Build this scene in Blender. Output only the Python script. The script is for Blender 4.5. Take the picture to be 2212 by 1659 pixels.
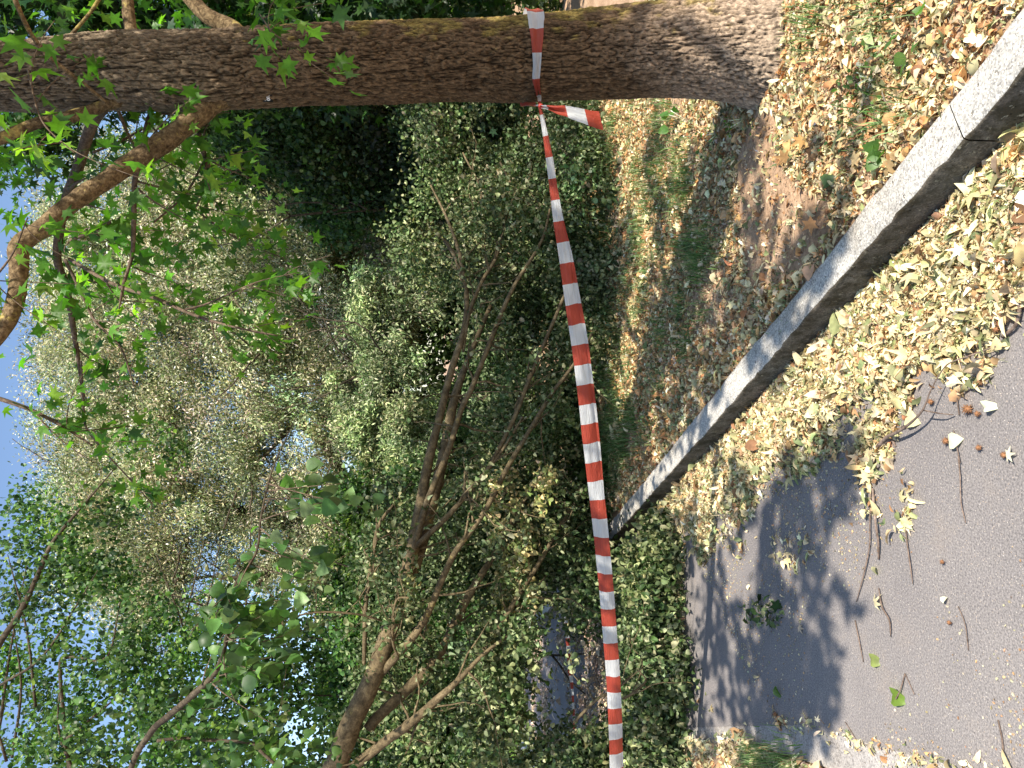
import bpy, math, random
import numpy as np
from mathutils import Vector, Matrix
R = math.radians
rng = np.random.default_rng(7)
random.seed(7)
for o in list(bpy.data.objects):
    bpy.data.objects.remove(o)
SC = bpy.context.scene
COL = SC.collection

# ------------------------------------------------------------------ camera
# the phone was held upright but the picture lies on its side: world-up is picture-left
PITCH = R(5.57)
H = 1.55
UP = np.array([0, math.sin(PITCH), math.cos(PITCH)])
FW = np.array([0, math.cos(PITCH), -math.sin(PITCH)])
RT = np.array([1.0, 0, 0])
cam_d = bpy.data.cameras.new('camera')
cam = bpy.data.objects.new('camera', cam_d)
COL.objects.link(cam)
cam_d.sensor_width = 36
cam_d.sensor_fit = 'HORIZONTAL'
cam_d.lens = 36 * 1600 / 2212
cam_d.clip_start = 0.05
cam_d.clip_end = 600
m = Matrix.Identity(4)
for i in range(3):
    m[i][0] = -UP[i]; m[i][1] = RT[i]; m[i][2] = -FW[i]
m[0][3], m[1][3], m[2][3] = 0, 0, H
cam.matrix_world = m
SC.camera = cam
CAMP = np.array([0, 0, H])

# ------------------------------------------------------------------ world and sun
SUN_EL = R(47)
SH = np.array([0.57, -0.82]); SH /= np.linalg.norm(SH)
SUN = np.array([SH[0]*math.cos(SUN_EL), SH[1]*math.cos(SUN_EL), math.sin(SUN_EL)])
w = bpy.data.worlds.new('World'); SC.world = w; w.use_nodes = True
nt = w.node_tree
sky = nt.nodes.new('ShaderNodeTexSky')
sky.sky_type = 'NISHITA'; sky.sun_disc = False
sky.sun_elevation = SUN_EL
sky.sun_rotation = math.atan2(SH[0], SH[1])
sky.dust_density = 0.6; sky.ozone_density = 1.5
nt.links.new(sky.outputs[0], nt.nodes['Background'].inputs[0])
nt.nodes['Background'].inputs[1].default_value = 0.13
sl = bpy.data.lights.new('sun', 'SUN'); sl.energy = 5.0; sl.angle = R(0.53); sl.color = (1.0, 0.92, 0.79)
so = bpy.data.objects.new('sun', sl); COL.objects.link(so)
so.rotation_euler = Vector(SUN).to_track_quat('Z', 'Y').to_euler()
so.location = (5, -5, 12)
SC.view_settings.view_transform = 'Standard'; SC.view_settings.look = 'None'
SC.view_settings.gamma = 1; SC.view_settings.use_curve_mapping = False
SC.view_settings.exposure = 0.95
SC.render.engine = 'CYCLES'
SC.cycles.max_bounces = 6; SC.cycles.diffuse_bounces = 4; SC.cycles.glossy_bounces = 2
SC.cycles.transmission_bounces = 4; SC.cycles.transparent_max_bounces = 4
SC.cycles.use_denoising = True

# ------------------------------------------------------------------ geometry helpers
def ray(px, py):
    d = FW + RT*((829.5-py)/1600) + UP*((1106-px)/1600)
    return d
def PD(px, py, depth):            # a point at a distance along the view axis
    return CAMP + ray(px, py)*depth
def PY(px, py, Y):
    d = ray(px, py); return CAMP + d*(Y/d[1])
def G(px, py, z=0.0):
    d = ray(px, py); return CAMP + d*((z-H)/d[2])
def nz(v):
    return v/np.maximum(np.linalg.norm(v, axis=-1, keepdims=True), 1e-9)

def _h(ix, iy, iz, seed):
    n = (ix*374761393 + iy*668265263 + iz*2147483647 + seed*974711) & 0xffffffff
    n = ((n ^ (n >> 13))*1274126177) & 0xffffffff
    n = (n ^ (n >> 16)) & 0xffffffff
    return n.astype(np.float64)/4294967295.0*2-1
def vnoise(p, seed=0):
    p = np.asarray(p, float); f = np.floor(p).astype(np.int64); t = p-f; t = t*t*(3-2*t)
    r = 0
    for dx in (0, 1):
        for dy in (0, 1):
            for dz in (0, 1):
                wgt = (t[..., 0] if dx else 1-t[..., 0])*(t[..., 1] if dy else 1-t[..., 1])*(t[..., 2] if dz else 1-t[..., 2])
                r = r + wgt*_h(f[..., 0]+dx, f[..., 1]+dy, f[..., 2]+dz, seed)
    return r
def fbm(p, oct=4, seed=0):
    a, r, s = 1.0, 0, 0
    p = np.asarray(p, float)
    for i in range(oct):
        r = r + a*vnoise(p*(2.03**i)+i*17.3, seed+i); s += a; a *= .5
    return r/s

def mesh_obj(name, V, F, mat, parent=None, col=None, smooth=False, uv=None, mi=None, mats=None):
    """V (n,3); F list of integer arrays (m,k), k may differ"""
    me = bpy.data.meshes.new(name)
    V = np.ascontiguousarray(V, dtype=np.float32)
    me.vertices.add(len(V)); me.vertices.foreach_set('co', V.ravel())
    F = [np.asarray(f, dtype=np.int32) for f in F if len(f)]
    nl = sum(f.size for f in F); npoly = sum(len(f) for f in F)
    me.loops.add(nl); me.polygons.add(npoly)
    li = np.concatenate([f.ravel() for f in F])
    tot = np.concatenate([np.full(len(f), f.shape[1], np.int32) for f in F])
    st = np.concatenate([[0], np.cumsum(tot)[:-1]]).astype(np.int32)
    me.loops.foreach_set('vertex_index', li)
    me.polygons.foreach_set('loop_start', st)
    me.polygons.foreach_set('loop_total', tot)
    if mi is not None:
        me.polygons.foreach_set('material_index', np.asarray(mi, np.int32))
    if smooth:
        me.polygons.foreach_set('use_smooth', np.ones(npoly, bool))
    me.update(calc_edges=True)
    if col is not None:
        a = me.color_attributes.new('Col', 'FLOAT_COLOR', 'POINT')
        c = np.ones((len(V), 4), np.float32); c[:, :3] = col
        a.data.foreach_set('color', c.ravel())
    if uv is not None:
        u = me.uv_layers.new(name='UVMap')
        u.data.foreach_set('uv', np.asarray(uv, np.float32)[li].ravel())
    for mm in (mats or [mat]):
        me.materials.append(mm)
    o = bpy.data.objects.new(name, me); COL.objects.link(o)
    if parent is not None:
        o.parent = parent
        o.matrix_parent_inverse = Matrix.Translation(-Vector(parent.location))
    return o
def tag(o, label=None, cat=None, group=None, kind=None):
    if label: o['label'] = label
    if cat: o['category'] = cat
    if group: o['group'] = group
    if kind: o['kind'] = kind
    return o
def thing(name, label, cat, loc=(0, 0, 0), group=None):
    o = bpy.data.objects.new(name, None); COL.objects.link(o); o.location = [float(v) for v in loc]
    o.empty_display_size = .1
    return tag(o, label, cat, group)

class MB:
    def __init__(s): s.v = []; s.f = []; s.n = 0; s.c = []; s.uv = []
    def add(s, V, F, C=None, uv=None):
        V = np.asarray(V, float)
        s.v.append(V)
        for f in F: s.f.append(np.asarray(f)+s.n)
        s.c.append(np.ones((len(V), 3)) if C is None else (np.broadcast_to(C, (len(V), 3))))
        s.uv.append(np.zeros((len(V), 2)) if uv is None else uv)
        s.n += len(V); return s
    def tube(s, pts, rad, n=8, cap=True, C=None, rough=0, seed=0):
        pts = np.asarray(pts, float); rad = np.broadcast_to(np.asarray(rad, float), (len(pts),))
        t = nz(np.gradient(pts, axis=0))
        ref = np.array([0.3, 0.2, 1.0]); a = np.cross(t, ref)
        bad = np.linalg.norm(a, axis=1) < .2
        a[bad] = np.cross(t[bad], [1, 0, 0]); a = nz(a)
        for i in range(1, len(a)):
            q = a[i-1]-t[i]*np.dot(a[i-1], t[i]); a[i] = q/max(np.linalg.norm(q), 1e-9)
        b = np.cross(t, a)
        th = np.linspace(0, 2*np.pi, n, endpoint=False)
        ring = (a[:, None, :]*np.cos(th)[None, :, None] + b[:, None, :]*np.sin(th)[None, :, None])
        rr = rad[:, None]*np.ones((1, n))
        if rough:
            q = pts[:, None, :]+ring*rad[:, None, None]
            rr = rr*(1+rough*fbm(q*14, 3, seed))
        V = (pts[:, None, :] + ring*rr[..., None]).reshape(-1, 3)
        i, j = np.meshgrid(np.arange(len(pts)-1), np.arange(n), indexing='ij')
        jn = (j+1) % n
        F = np.stack([i*n+j, i*n+jn, (i+1)*n+jn, (i+1)*n+j], -1).reshape(-1, 4)
        fs = [F]
        if cap:
            fs += [np.arange(n)[::-1][None, :], (np.arange(n)+(len(pts)-1)*n)[None, :]]
        return s.add(V, fs, C)
    def box(s, c, d, C=None, M=None):
        q = np.array([[x, y, z] for x in (-.5, .5) for y in (-.5, .5) for z in (-.5, .5)])*np.array(d)
        if M is not None: q = q@np.array(M).T
        return s.add(q+np.array(c), [[[0, 1, 3, 2], [4, 6, 7, 5], [0, 4, 5, 1], [2, 3, 7, 6], [0, 2, 6, 4], [1, 5, 7, 3]]], C)
    def build(s, name, mat, parent=None, smooth=False, col=False, uv=False):
        return mesh_obj(name, np.concatenate(s.v), s.f, mat, parent,
                        np.concatenate(s.c) if col else None, smooth, np.concatenate(s.uv) if uv else None)

def spline(pts, n=6):
    """Catmull-Rom through rows of any width"""
    p = np.asarray(pts, float); q = np.vstack([2*p[0]-p[1], p, 2*p[-1]-p[-2]]); out = []
    for i in range(1, len(q)-2):
        for k in range(n):
            t = k/n
            out.append(.5*((2*q[i]) + (-q[i-1]+q[i+1])*t + (2*q[i-1]-5*q[i]+4*q[i+1]-q[i+2])*t*t + (-q[i-1]+3*q[i]-3*q[i+1]+q[i+2])*t**3))
    out.append(p[-1]); return np.array(out)

# ------------------------------------------------------------------ materials
def newmat(name):
    mt = bpy.data.materials.new(name); mt.use_nodes = True
    n = mt.node_tree; n.nodes.clear()
    out = n.nodes.new('ShaderNodeOutputMaterial')
    return mt, n, out
def N(n, t, **kw):
    x = n.nodes.new(t)
    for k, v in kw.items():
        if k.startswith('i_'):
            key = k[2:]
            key = int(key) if key.isdigit() else key.replace('_', ' ')
            x.inputs[key].default_value = v
        else: setattr(x, k, v)
    return x
def ramp(n, fac, stops):
    r = n.nodes.new('ShaderNodeValToRGB'); e = r.color_ramp.elements
    while len(e) < len(stops): e.new(.5)
    for i, (p, c) in enumerate(stops):
        e[i].position = p; e[i].color = (*c, 1) if len(c) == 3 else c
    n.links.new(fac, r.inputs[0]); return r
def mixc(n, fac, a, b, mode='MIX'):
    x = n.nodes.new('ShaderNodeMix'); x.data_type = 'RGBA'; x.blend_type = mode
    for s, v in ((0, fac), (6, a), (7, b)):
        if hasattr(v, 'links') or hasattr(v, 'is_linked'): n.links.new(v, x.inputs[s])
        elif isinstance(v, (int, float)): x.inputs[s].default_value = v
        else: x.inputs[s].default_value = (*v, 1)
    return x.outputs[2]
def coords(n, scale=(1, 1, 1)):
    tc = n.nodes.new('ShaderNodeTexCoord'); mp = n.nodes.new('ShaderNodeMapping')
    mp.inputs['Scale'].default_value = scale
    n.links.new(tc.outputs['Object'], mp.inputs[0]); return mp.outputs[0]
def noise(n, vec, scale, detail=4, rough=.55, dist=0):
    x = N(n, 'ShaderNodeTexNoise', i_Scale=scale, i_Detail=detail, i_Roughness=rough, i_Distortion=dist)
    n.links.new(vec, x.inputs['Vector']); return x.outputs['Fac']
def bump(n, hgt, strength, dist, prev=None):
    b = N(n, 'ShaderNodeBump', i_Strength=strength, i_Distance=dist); n.links.new(hgt, b.inputs['Height'])
    if prev: n.links.new(prev, b.inputs['Normal'])
    return b.outputs[0]
def principled(n, out, color, rough=.8, normal=None, spec=.3):
    b = N(n, 'ShaderNodeBsdfPrincipled', i_Roughness=rough)
    b.inputs['Specular IOR Level'].default_value = spec
    if hasattr(color, 'is_linked'): n.links.new(color, b.inputs['Base Color'])
    else: b.inputs['Base Color'].default_value = (*color, 1)
    if normal: n.links.new(normal, b.inputs['Normal'])
    n.links.new(b.outputs[0], out.inputs[0]); return b
def leafmat(name, trans=.45, rough=.45, spec=.4, tint=(1.15, 1.25, .5)):
    mt, n, out = newmat(name)
    a = N(n, 'ShaderNodeAttribute', attribute_name='Col')
    v = coords(n); nn = noise(n, v, 35, 2)
    r = ramp(n, nn, [(.3, (.75, .75, .75)), (.7, (1.2, 1.2, 1.2))])
    c = mixc(n, 1.0, a.outputs['Color'], r.outputs[0], 'MULTIPLY')
    b = N(n, 'ShaderNodeBsdfPrincipled', i_Roughness=rough)
    b.inputs['Specular IOR Level'].default_value = spec
    n.links.new(c, b.inputs['Base Color'])
    t = n.nodes.new('ShaderNodeBsdfTranslucent')
    tcx = mixc(n, 1.0, c, tint, 'MULTIPLY'); n.links.new(tcx, t.inputs[0])
    mx = N(n, 'ShaderNodeMixShader'); mx.inputs[0].default_value = trans
    n.links.new(b.outputs[0], mx.inputs[1]); n.links.new(t.outputs[0], mx.inputs[2])
    n.links.new(mx.outputs[0], out.inputs[0]); return mt
M_LEAF = leafmat('leaf_green', .58, .42, .45)
M_WILLOW = leafmat('leaf_pale', .22, .5, .35, (1.05, 1.1, .6))
M_WILT = leafmat('leaf_wilted', .25, .55, .3, (1.05, 1.1, .6))
M_DRY = leafmat('leaf_dry', .2, .7, .2, (1.1, 1.0, .7))
M_GRASS = leafmat('grass_blade', .4, .5, .3)

def barkmat(name, c1, c2, c3, sc=(30, 30, 7), b=.012, lichen=None, lo=.55):
    mt, n, out = newmat(name)
    v = coords(n, sc); n1 = noise(n, v, 1.0, 6, .65, .6)
    v2 = coords(n); n2 = noise(n, v2, 4, 4); n3 = noise(n, v2, 90, 3)
    r = ramp(n, n1, [(.3, c1), (.48, c2), (.7, c3)])
    r2 = ramp(n, n2, [(.35, (.7, .66, .62)), (.65, (1.15, 1.1, 1.05))])
    c = mixc(n, 1.0, r.outputs[0], r2.outputs[0], 'MULTIPLY')
    if lichen:
        l1 = noise(n, v2, 9, 6, .7)
        lr = ramp(n, l1, [(lo, (0, 0, 0)), (lo+.08, (1, 1, 1))])
        c = mixc(n, lr.outputs[0], c, lichen)
    r3 = ramp(n, n3, [(.35, (.75, .75, .75)), (.65, (1.2, 1.2, 1.2))])
    c = mixc(n, 1.0, c, r3.outputs[0], 'MULTIPLY')
    nb = bump(n, n1, .9, b); nb = bump(n, n3, .5, .003, nb)
    principled(n, out, c, .9, nb, .15); return mt
M_BARK_LIMB = barkmat('bark_limb', (.045, .032, .02), (.13, .095, .055), (.27, .21, .125), (55, 55, 55), .010, (.34, .27, .09), .57)
M_BARK_SMOOTH = barkmat('bark_smooth', (.055, .045, .028), (.115, .092, .055), (.20, .165, .10), (25, 25, 25), .002, (.24, .19, .07), .62)
M_BARK_DARK = barkmat('bark_dark', (.03, .025, .02), (.07, .058, .042), (.13, .11, .08), (30, 30, 12), .006)
M_TWIG = barkmat('bark_twig', (.06, .045, .035), (.12, .09, .07), (.2, .16, .12), (60, 60, 60), .001)

# trunk bark with lichen on the sunny flank (colour by height and side, mid-trunk shade painted in)
def trunk_material():
    mt, n, out = newmat('bark_trunk')
    a = N(n, 'ShaderNodeAttribute', attribute_name='Col')   # painted colour of bark plates, lichen, darkened furrows and mid-trunk shade
    v = coords(n, (110, 110, 45)); n1 = noise(n, v, 1, 6, .75, .3)
    v2 = coords(n); n3 = noise(n, v2, 140, 3)
    r = ramp(n, n1, [(.32, (.35, .33, .32)), (.5, (.95, .95, .95)), (.68, (1.5, 1.47, 1.4))])
    c = mixc(n, 1.0, a.outputs['Color'], r.outputs[0], 'MULTIPLY')
    nb = bump(n, n1, .9, .010); nb = bump(n, n3, .4, .002, nb)
    principled(n, out, c, .92, nb, .15); return mt
M_TRUNK = trunk_material()

def road_material():
    mt, n, out = newmat('asphalt')
    v = coords(n); big = noise(n, v, 1.3, 4); fine = noise(n, v, 160, 3, .7)
    vo = N(n, 'ShaderNodeTexVoronoi', i_Scale=150); n.links.new(v, vo.inputs['Vector'])
    vo2 = N(n, 'ShaderNodeTexVoronoi', i_Scale=190); n.links.new(v, vo2.inputs['Vector'])
    base = ramp(n, big, [(.3, (.175, .162, .160)), (.7, (.25, .232, .222))])
    g = ramp(n, fine, [(.3, (.45, .45, .48)), (.6, (1.2, 1.18, 1.17))])
    c = mixc(n, 1.0, base.outputs[0], g.outputs[0], 'MULTIPLY')
    sep = N(n, 'ShaderNodeSeparateColor'); n.links.new(vo2.outputs['Color'], sep.inputs[0])
    s1 = ramp(n, sep.outputs[0], [(.80, (0, 0, 0)), (.86, (1, 1, 1))])
    s2 = ramp(n, vo2.outputs['Distance'], [(.25, (1, 1, 1)), (.36, (0, 0, 0))])
    sm = mixc(n, 1.0, s1.outputs[0], s2.outputs[0], 'MULTIPLY')
    stc = ramp(n, sep.outputs[1], [(.0, (.5, .47, .43)), (.6, (.42, .33, .25)), (1, (.3, .3, .32))])
    c = mixc(n, sm, c, stc.outputs[0])
    dirt = noise(n, v, 2.6, 5, .7)
    dr = ramp(n, dirt, [(.55, (0, 0, 0)), (.8, (.35, .35, .35))])
    c = mixc(n, dr.outputs[0], c, (.27, .20, .14))
    nb = bump(n, vo.outputs['Distance'], .35, .003); nb = bump(n, fine, .35, .002, nb)
    principled(n, out, c, .85, nb, .25); return mt
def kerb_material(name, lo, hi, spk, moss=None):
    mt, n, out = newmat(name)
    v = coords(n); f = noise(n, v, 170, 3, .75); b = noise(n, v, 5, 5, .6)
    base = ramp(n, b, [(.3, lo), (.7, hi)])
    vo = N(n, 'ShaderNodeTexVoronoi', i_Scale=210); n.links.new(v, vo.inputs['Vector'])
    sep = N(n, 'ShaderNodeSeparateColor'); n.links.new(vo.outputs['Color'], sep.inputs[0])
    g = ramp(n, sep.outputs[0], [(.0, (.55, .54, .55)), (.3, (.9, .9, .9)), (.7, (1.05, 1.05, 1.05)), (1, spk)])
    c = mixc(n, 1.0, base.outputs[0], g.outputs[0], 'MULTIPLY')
    if moss:
        m1 = noise(n, v, 11, 6, .75)
        mr = ramp(n, m1, [(.42, (0, 0, 0)), (.6, (1, 1, 1))])
        c = mixc(n, mr.outputs[0], c, moss)
        m2 = noise(n, v, 38, 5, .7)
        mr = ramp(n, m2, [(.62, (0, 0, 0)), (.68, (1, 1, 1))])
        c = mixc(n, mr.outputs[0], c, (.30, .27, .20))
    st1 = noise(n, v, 3.3, 6, .75); sr = ramp(n, st1, [(.34, (.75, .71, .65)), (.50, (1.06, 1.05, 1.02))])
    c = mixc(n, 1.0, c, sr.outputs[0], 'MULTIPLY')
    pit = noise(n, v, 55, 3, .6); pr_ = ramp(n, pit, [(.30, (.45, .42, .38)), (.36, (1, 1, 1))])
    c = mixc(n, 1.0, c, pr_.outputs[0], 'MULTIPLY')
    nb = bump(n, f, .5, .003); nb = bump(n, b, .5, .008, nb); nb = bump(n, pr_.outputs[0], .5, .006, nb)
    principled(n, out, c, .9, nb, .2); return mt
def soil_material():
    mt, n, out = newmat('soil')
    v = coords(n); a = noise(n, v, 3, 6, .65); f = noise(n, v, 60, 5, .7)
    base = ramp(n, a, [(.3, (.27, .175, .11)), (.55, (.44, .30, .20)), (.75, (.56, .41, .29))])
    g = ramp(n, f, [(.3, (.6, .58, .55)), (.65, (1.2, 1.2, 1.2))])
    c = mixc(n, 1.0, base.outputs[0], g.outputs[0], 'MULTIPLY')
    nb = bump(n, f, .8, .008); nb = bump(n, a, .6, .03, nb)
    principled(n, out, c, .95, nb, .1); return mt
M_ROAD = road_material()
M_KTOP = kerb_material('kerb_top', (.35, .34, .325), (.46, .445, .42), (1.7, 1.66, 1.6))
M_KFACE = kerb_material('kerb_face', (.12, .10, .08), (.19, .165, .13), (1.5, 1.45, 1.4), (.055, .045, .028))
M_STRIP = kerb_material('concrete_strip', (.30, .285, .28), (.38, .36, .35), (1.3, 1.28, 1.25))
M_SOIL = soil_material()
def plain(name, c, rough=.6, spec=.4, nsc=20, var=.15):
    mt, n, out = newmat(name)
    v = coords(n); a = noise(n, v, nsc, 4)
    r = ramp(n, a, [(.3, tuple(x*(1-var) for x in c)), (.7, tuple(min(1, x*(1+var)) for x in c))])
    principled(n, out, r.outputs[0], rough, None, spec); return mt
def tape_material():
    mt, n, out = newmat('barrier_tape')
    uv = N(n, 'ShaderNodeUVMap'); sep = N(n, 'ShaderNodeSeparateXYZ'); n.links.new(uv.outputs[0], sep.inputs[0])
    mo = N(n, 'ShaderNodeMath', operation='FRACT'); n.links.new(sep.outputs[0], mo.inputs[0])
    gt = N(n, 'ShaderNodeMath', operation='GREATER_THAN'); gt.inputs[1].default_value = .5; n.links.new(mo.outputs[0], gt.inputs[0])
    # fine lengthwise lines of the film and crinkles
    mp = N(n, 'ShaderNodeMapping'); mp.inputs['Scale'].default_value = (.6, 26, 1); n.links.new(uv.outputs[0], mp.inputs[0])
    ln = noise(n, mp.outputs[0], 1.0, 3)
    r = ramp(n, ln, [(.3, (.80, .80, .80)), (.7, (1.05, 1.05, 1.05))])
    c = mixc(n, gt.outputs[0], (.74, .755, .77), (.50, .075, .042))
    c = mixc(n, 1.0, c, r.outputs[0], 'MULTIPLY')
    cr = noise(n, mp.outputs[0], 5, 3)
    wv_ = N(n, 'ShaderNodeMapping'); wv_.inputs['Scale'].default_value = (2.2, 3, 1); wv_.inputs['Rotation'].default_value = (0, 0, .5); n.links.new(uv.outputs[0], wv_.inputs[0])
    cz_ = noise(n, wv_.outputs[0], 2.2, 4, .6, 1.2)
    nb = bump(n, ln, .5, .004); nb = bump(n, cr, .2, .002, nb); nb = bump(n, cz_, .6, .012, nb)
    b = N(n, 'ShaderNodeBsdfPrincipled', i_Roughness=.33); b.inputs['Specular IOR Level'].default_value = .5
    n.links.new(c, b.inputs['Base Color']); n.links.new(nb, b.inputs['Normal'])
    t = n.nodes.new('ShaderNodeBsdfTranslucent'); n.links.new(c, t.inputs[0])
    mx = N(n, 'ShaderNodeMixShader'); mx.inputs[0].default_value = .45
    n.links.new(b.outputs[0], mx.inputs[1]); n.links.new(t.outputs[0], mx.inputs[2]); n.links.new(mx.outputs[0], out.inputs[0])
    return mt
M_TAPE = tape_material()

# ------------------------------------------------------------------ leaf templates (length 1 along y)
def strip_leaf(ys, ws, fold=.25, curl=.3, side=0, twist=0):
    ys = np.array(ys); ws = np.array(ws)
    V = []; k = len(ys)
    for y, wd in zip(ys, ws):
        ang = curl*y*2.2
        yy = math.sin(ang)/max(curl*2.2, 1e-6) if curl > .01 else y
        zz = -(1-math.cos(ang))/max(curl*2.2, 1e-6) if curl > .01 else 0
        sx = side*y*y; tw = twist*(y-.5)
        for s in (-1, 0, 1):
            x = s*wd; z = zz+abs(s)*wd*fold+s*wd*tw
            V.append((x+sx, yy, z))
    F = []
    for i in range(k-1):
        a = i*3
        F += [(a, a+1, a+4, a+3), (a+1, a+2, a+5, a+4)]
    return np.array(V), [np.array(F)]
T_WILLOW = strip_leaf([0, .5, 1], [.0, .14, .0], .3, .35)
T_LINDEN = strip_leaf([0, .12, .4, .72, 1], [.10, .40, .46, .28, .0], .18, .25)
T_LINDEN2 = strip_leaf([0, .15, .45, .75, 1], [.08, .38, .42, .24, .0], .5, .55, .1, .5)
T_WILT = [strip_leaf([0, .2, .5, .8, 1], [.05, .30, .34, .2, .0], .9, .7, .15, .8),
          strip_leaf([0, .2, .5, .8, 1], [.06, .34, .40, .25, .0], .4, .9, -.2, -.9),
          strip_leaf([0, .2, .5, .8, 1], [.05, .22, .26, .15, .0], 1.4, .4, .25, .5)]
def star_leaf(droop=.35, fold=.2, seed=0):
    q = random.Random(seed)
    pol = [(0, .66), (24, .27), (57, .60), (84, .25), (115, .46), (150, .22), (180, .30)]
    out = [(a, r*(1+q.uniform(-.07, .07))) for a, r in pol] + [(-a, r*(1+q.uniform(-.07, .07))) for a, r in pol[-2:0:-1]]
    V = [(0, .35, .0)]
    for a, r in out:
        x = math.sin(R(a))*r; y = .35+math.cos(R(a))*r
        V.append((x, y, -droop*(r*r)*(1.0 if r > .4 else .2)+abs(x)*fold))
    k = len(out)
    F = [(0, i+1, (i+1) % k+1) for i in range(k)]
    # leaf stalk
    V += [(0, .05, 0), (.012, -.45, -.05), (-.012, -.45, -.05)]
    F += [(k+1, k+2, k+3)]
    return np.array(V), [np.array(F)]
T_STAR = [star_leaf(.3, .2, 1), star_leaf(.7, .1, 2), star_leaf(.15, .45, 3)]
T_SHORT = (np.array([[0, 0, 0], [.36, .35, .08], [.25, .8, .0], [0, 1, -.15], [-.25, .8, 0], [-.36, .35, .08]]), [np.array([[0, 1, 2, 3], [0, 3, 4, 5]])])

def instance(tmpl, pos, axis, nrm, size, col):
    tv, tf = tmpl; n = len(pos)
    y = nz(axis); z = nrm-y*np.sum(nrm*y, -1, keepdims=True); z = nz(z); x = np.cross(y, z)
    sz = np.broadcast_to(size, (n,))[:, None, None]
    V = pos[:, None, :] + sz*(tv[None, :, 0:1]*x[:, None, :] + tv[None, :, 1:2]*y[:, None, :] + tv[None, :, 2:3]*z[:, None, :])
    k = len(tv)
    F = [(f[None]+(np.arange(n)*k)[:, None, None]).reshape(-1, f.shape[1]) for f in tf]
    C = np.repeat(col, k, axis=0)
    return V.reshape(-1, 3), F, C
def rdir(n, bias=(0, 0, 0)):
    return nz(rng.normal(size=(n, 3))+np.array(bias))
def palette(n, cols, wts=None, var=.18):
    cols = np.array(cols); wts = np.ones(len(cols)) if wts is None else np.array(wts, float)
    i = rng.choice(len(cols), n, p=wts/wts.sum())
    return np.clip(cols[i]*np.exp(rng.normal(0, var, (n, 1)))*(1+rng.normal(0, .05, (n, 3))), .004, .95)
def add_leaves(mb, tmpls, pos, axis, nrm, size, col):
    if not isinstance(tmpls, list): tmpls = [tmpls]
    w_ = rng.integers(0, len(tmpls), len(pos)); size = np.broadcast_to(size, (len(pos),))
    for i, t in enumerate(tmpls):
        s = w_ == i
        if s.any():
            V, F, C = instance(t, pos[s], axis[s], nrm[s], size[s], col[s]); mb.add(V, F, C)
def clump_leaves(mb, tmpls, centers, radii, n_each, size, cols, wts=None, axb=(0, 0, -.6), nb=(.3, -.4, .9), squash=(1, 1, .7), gap=0, gs=2.0, zmin=None, var=.18):
    P = []; I = []
    for ci, (c, r) in enumerate(zip(centers, radii)):
        k = max(3, int(n_each*(r/np.mean(radii))**2))
        d = np.clip(rng.normal(0, .5, (k, 3)), -1.35, 1.35)*r*np.array(squash)
        P.append(np.asarray(c)+d); I.append(np.full(k, ci))
    P = np.concatenate(P); I = np.concatenate(I); nc = len(centers)
    if gap:
        kp_ = fbm(P*gs, 2, 11) > -1+gap; P = P[kp_]; I = I[kp_]
    ca = rdir(nc)*.8; cnr = rdir(nc)*.45; cm = np.exp(rng.normal(0, .22, (nc, 1)))*(1+rng.normal(0, .06, (nc, 3)))
    if zmin is not None:
        P[:, 2] = np.where(P[:, 2] < zmin, zmin+rng.random(len(P))*.06, P[:, 2])
    n = len(P)
    add_leaves(mb, tmpls, P, nz(rng.normal(size=(n, 3))*.75+np.array(axb)+ca[I]), nz(rng.normal(size=(n, 3))*.8+np.array(nb)+cnr[I]), size*rng.uniform(.6, 1.3, n), np.clip(palette(n, cols, wts, var)*cm[I], .004, .9))
    return P

# ------------------------------------------------------------------ the setting: road, kerb, verge
KZ = 0.15
kb0 = G(2212, 17, KZ)[:2]; kb1 = G(1346, 1093, KZ)[:2]         # back edge of the kerb's top
kf0 = G(2212, 150, KZ)[:2]; kf1 = G(1383, 1093, KZ)[:2]
kd = (kb1-kb0)/np.linalg.norm(kb1-kb0); kn = np.array([kd[1], -kd[0]])   # kn points to the verge (right)
if kn[0] < 0: kn = -kn
KW = abs(np.dot(kf0-kb0, kn))
KW = .5*(KW+abs(np.dot(kf1-kb0, kn)))
print('kerb width', KW, 'dir', kd, 'kb0', kb0)
def kp(s, t):      # along, across (t<0 towards the road)
    return kb0+kd*s+kn*t
L0, L1 = -3.0, 60.0

def sheet(name, xs, ys, zf, mat, label=None, smooth=True):
    X, Y = np.meshgrid(xs, ys, indexing='ij'); Z = zf(X, Y)
    V = np.stack([X, Y, Z], -1).reshape(-1, 3); a, b = len(xs), len(ys)
    i, j = np.meshgrid(np.arange(a-1), np.arange(b-1), indexing='ij')
    F = np.stack([i*b+j, (i+1)*b+j, (i+1)*b+j+1, i*b+j+1], -1).reshape(-1, 4)
    o = mesh_obj(name, V, [F], mat, smooth=smooth); o['kind'] = 'structure'; return o
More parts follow.
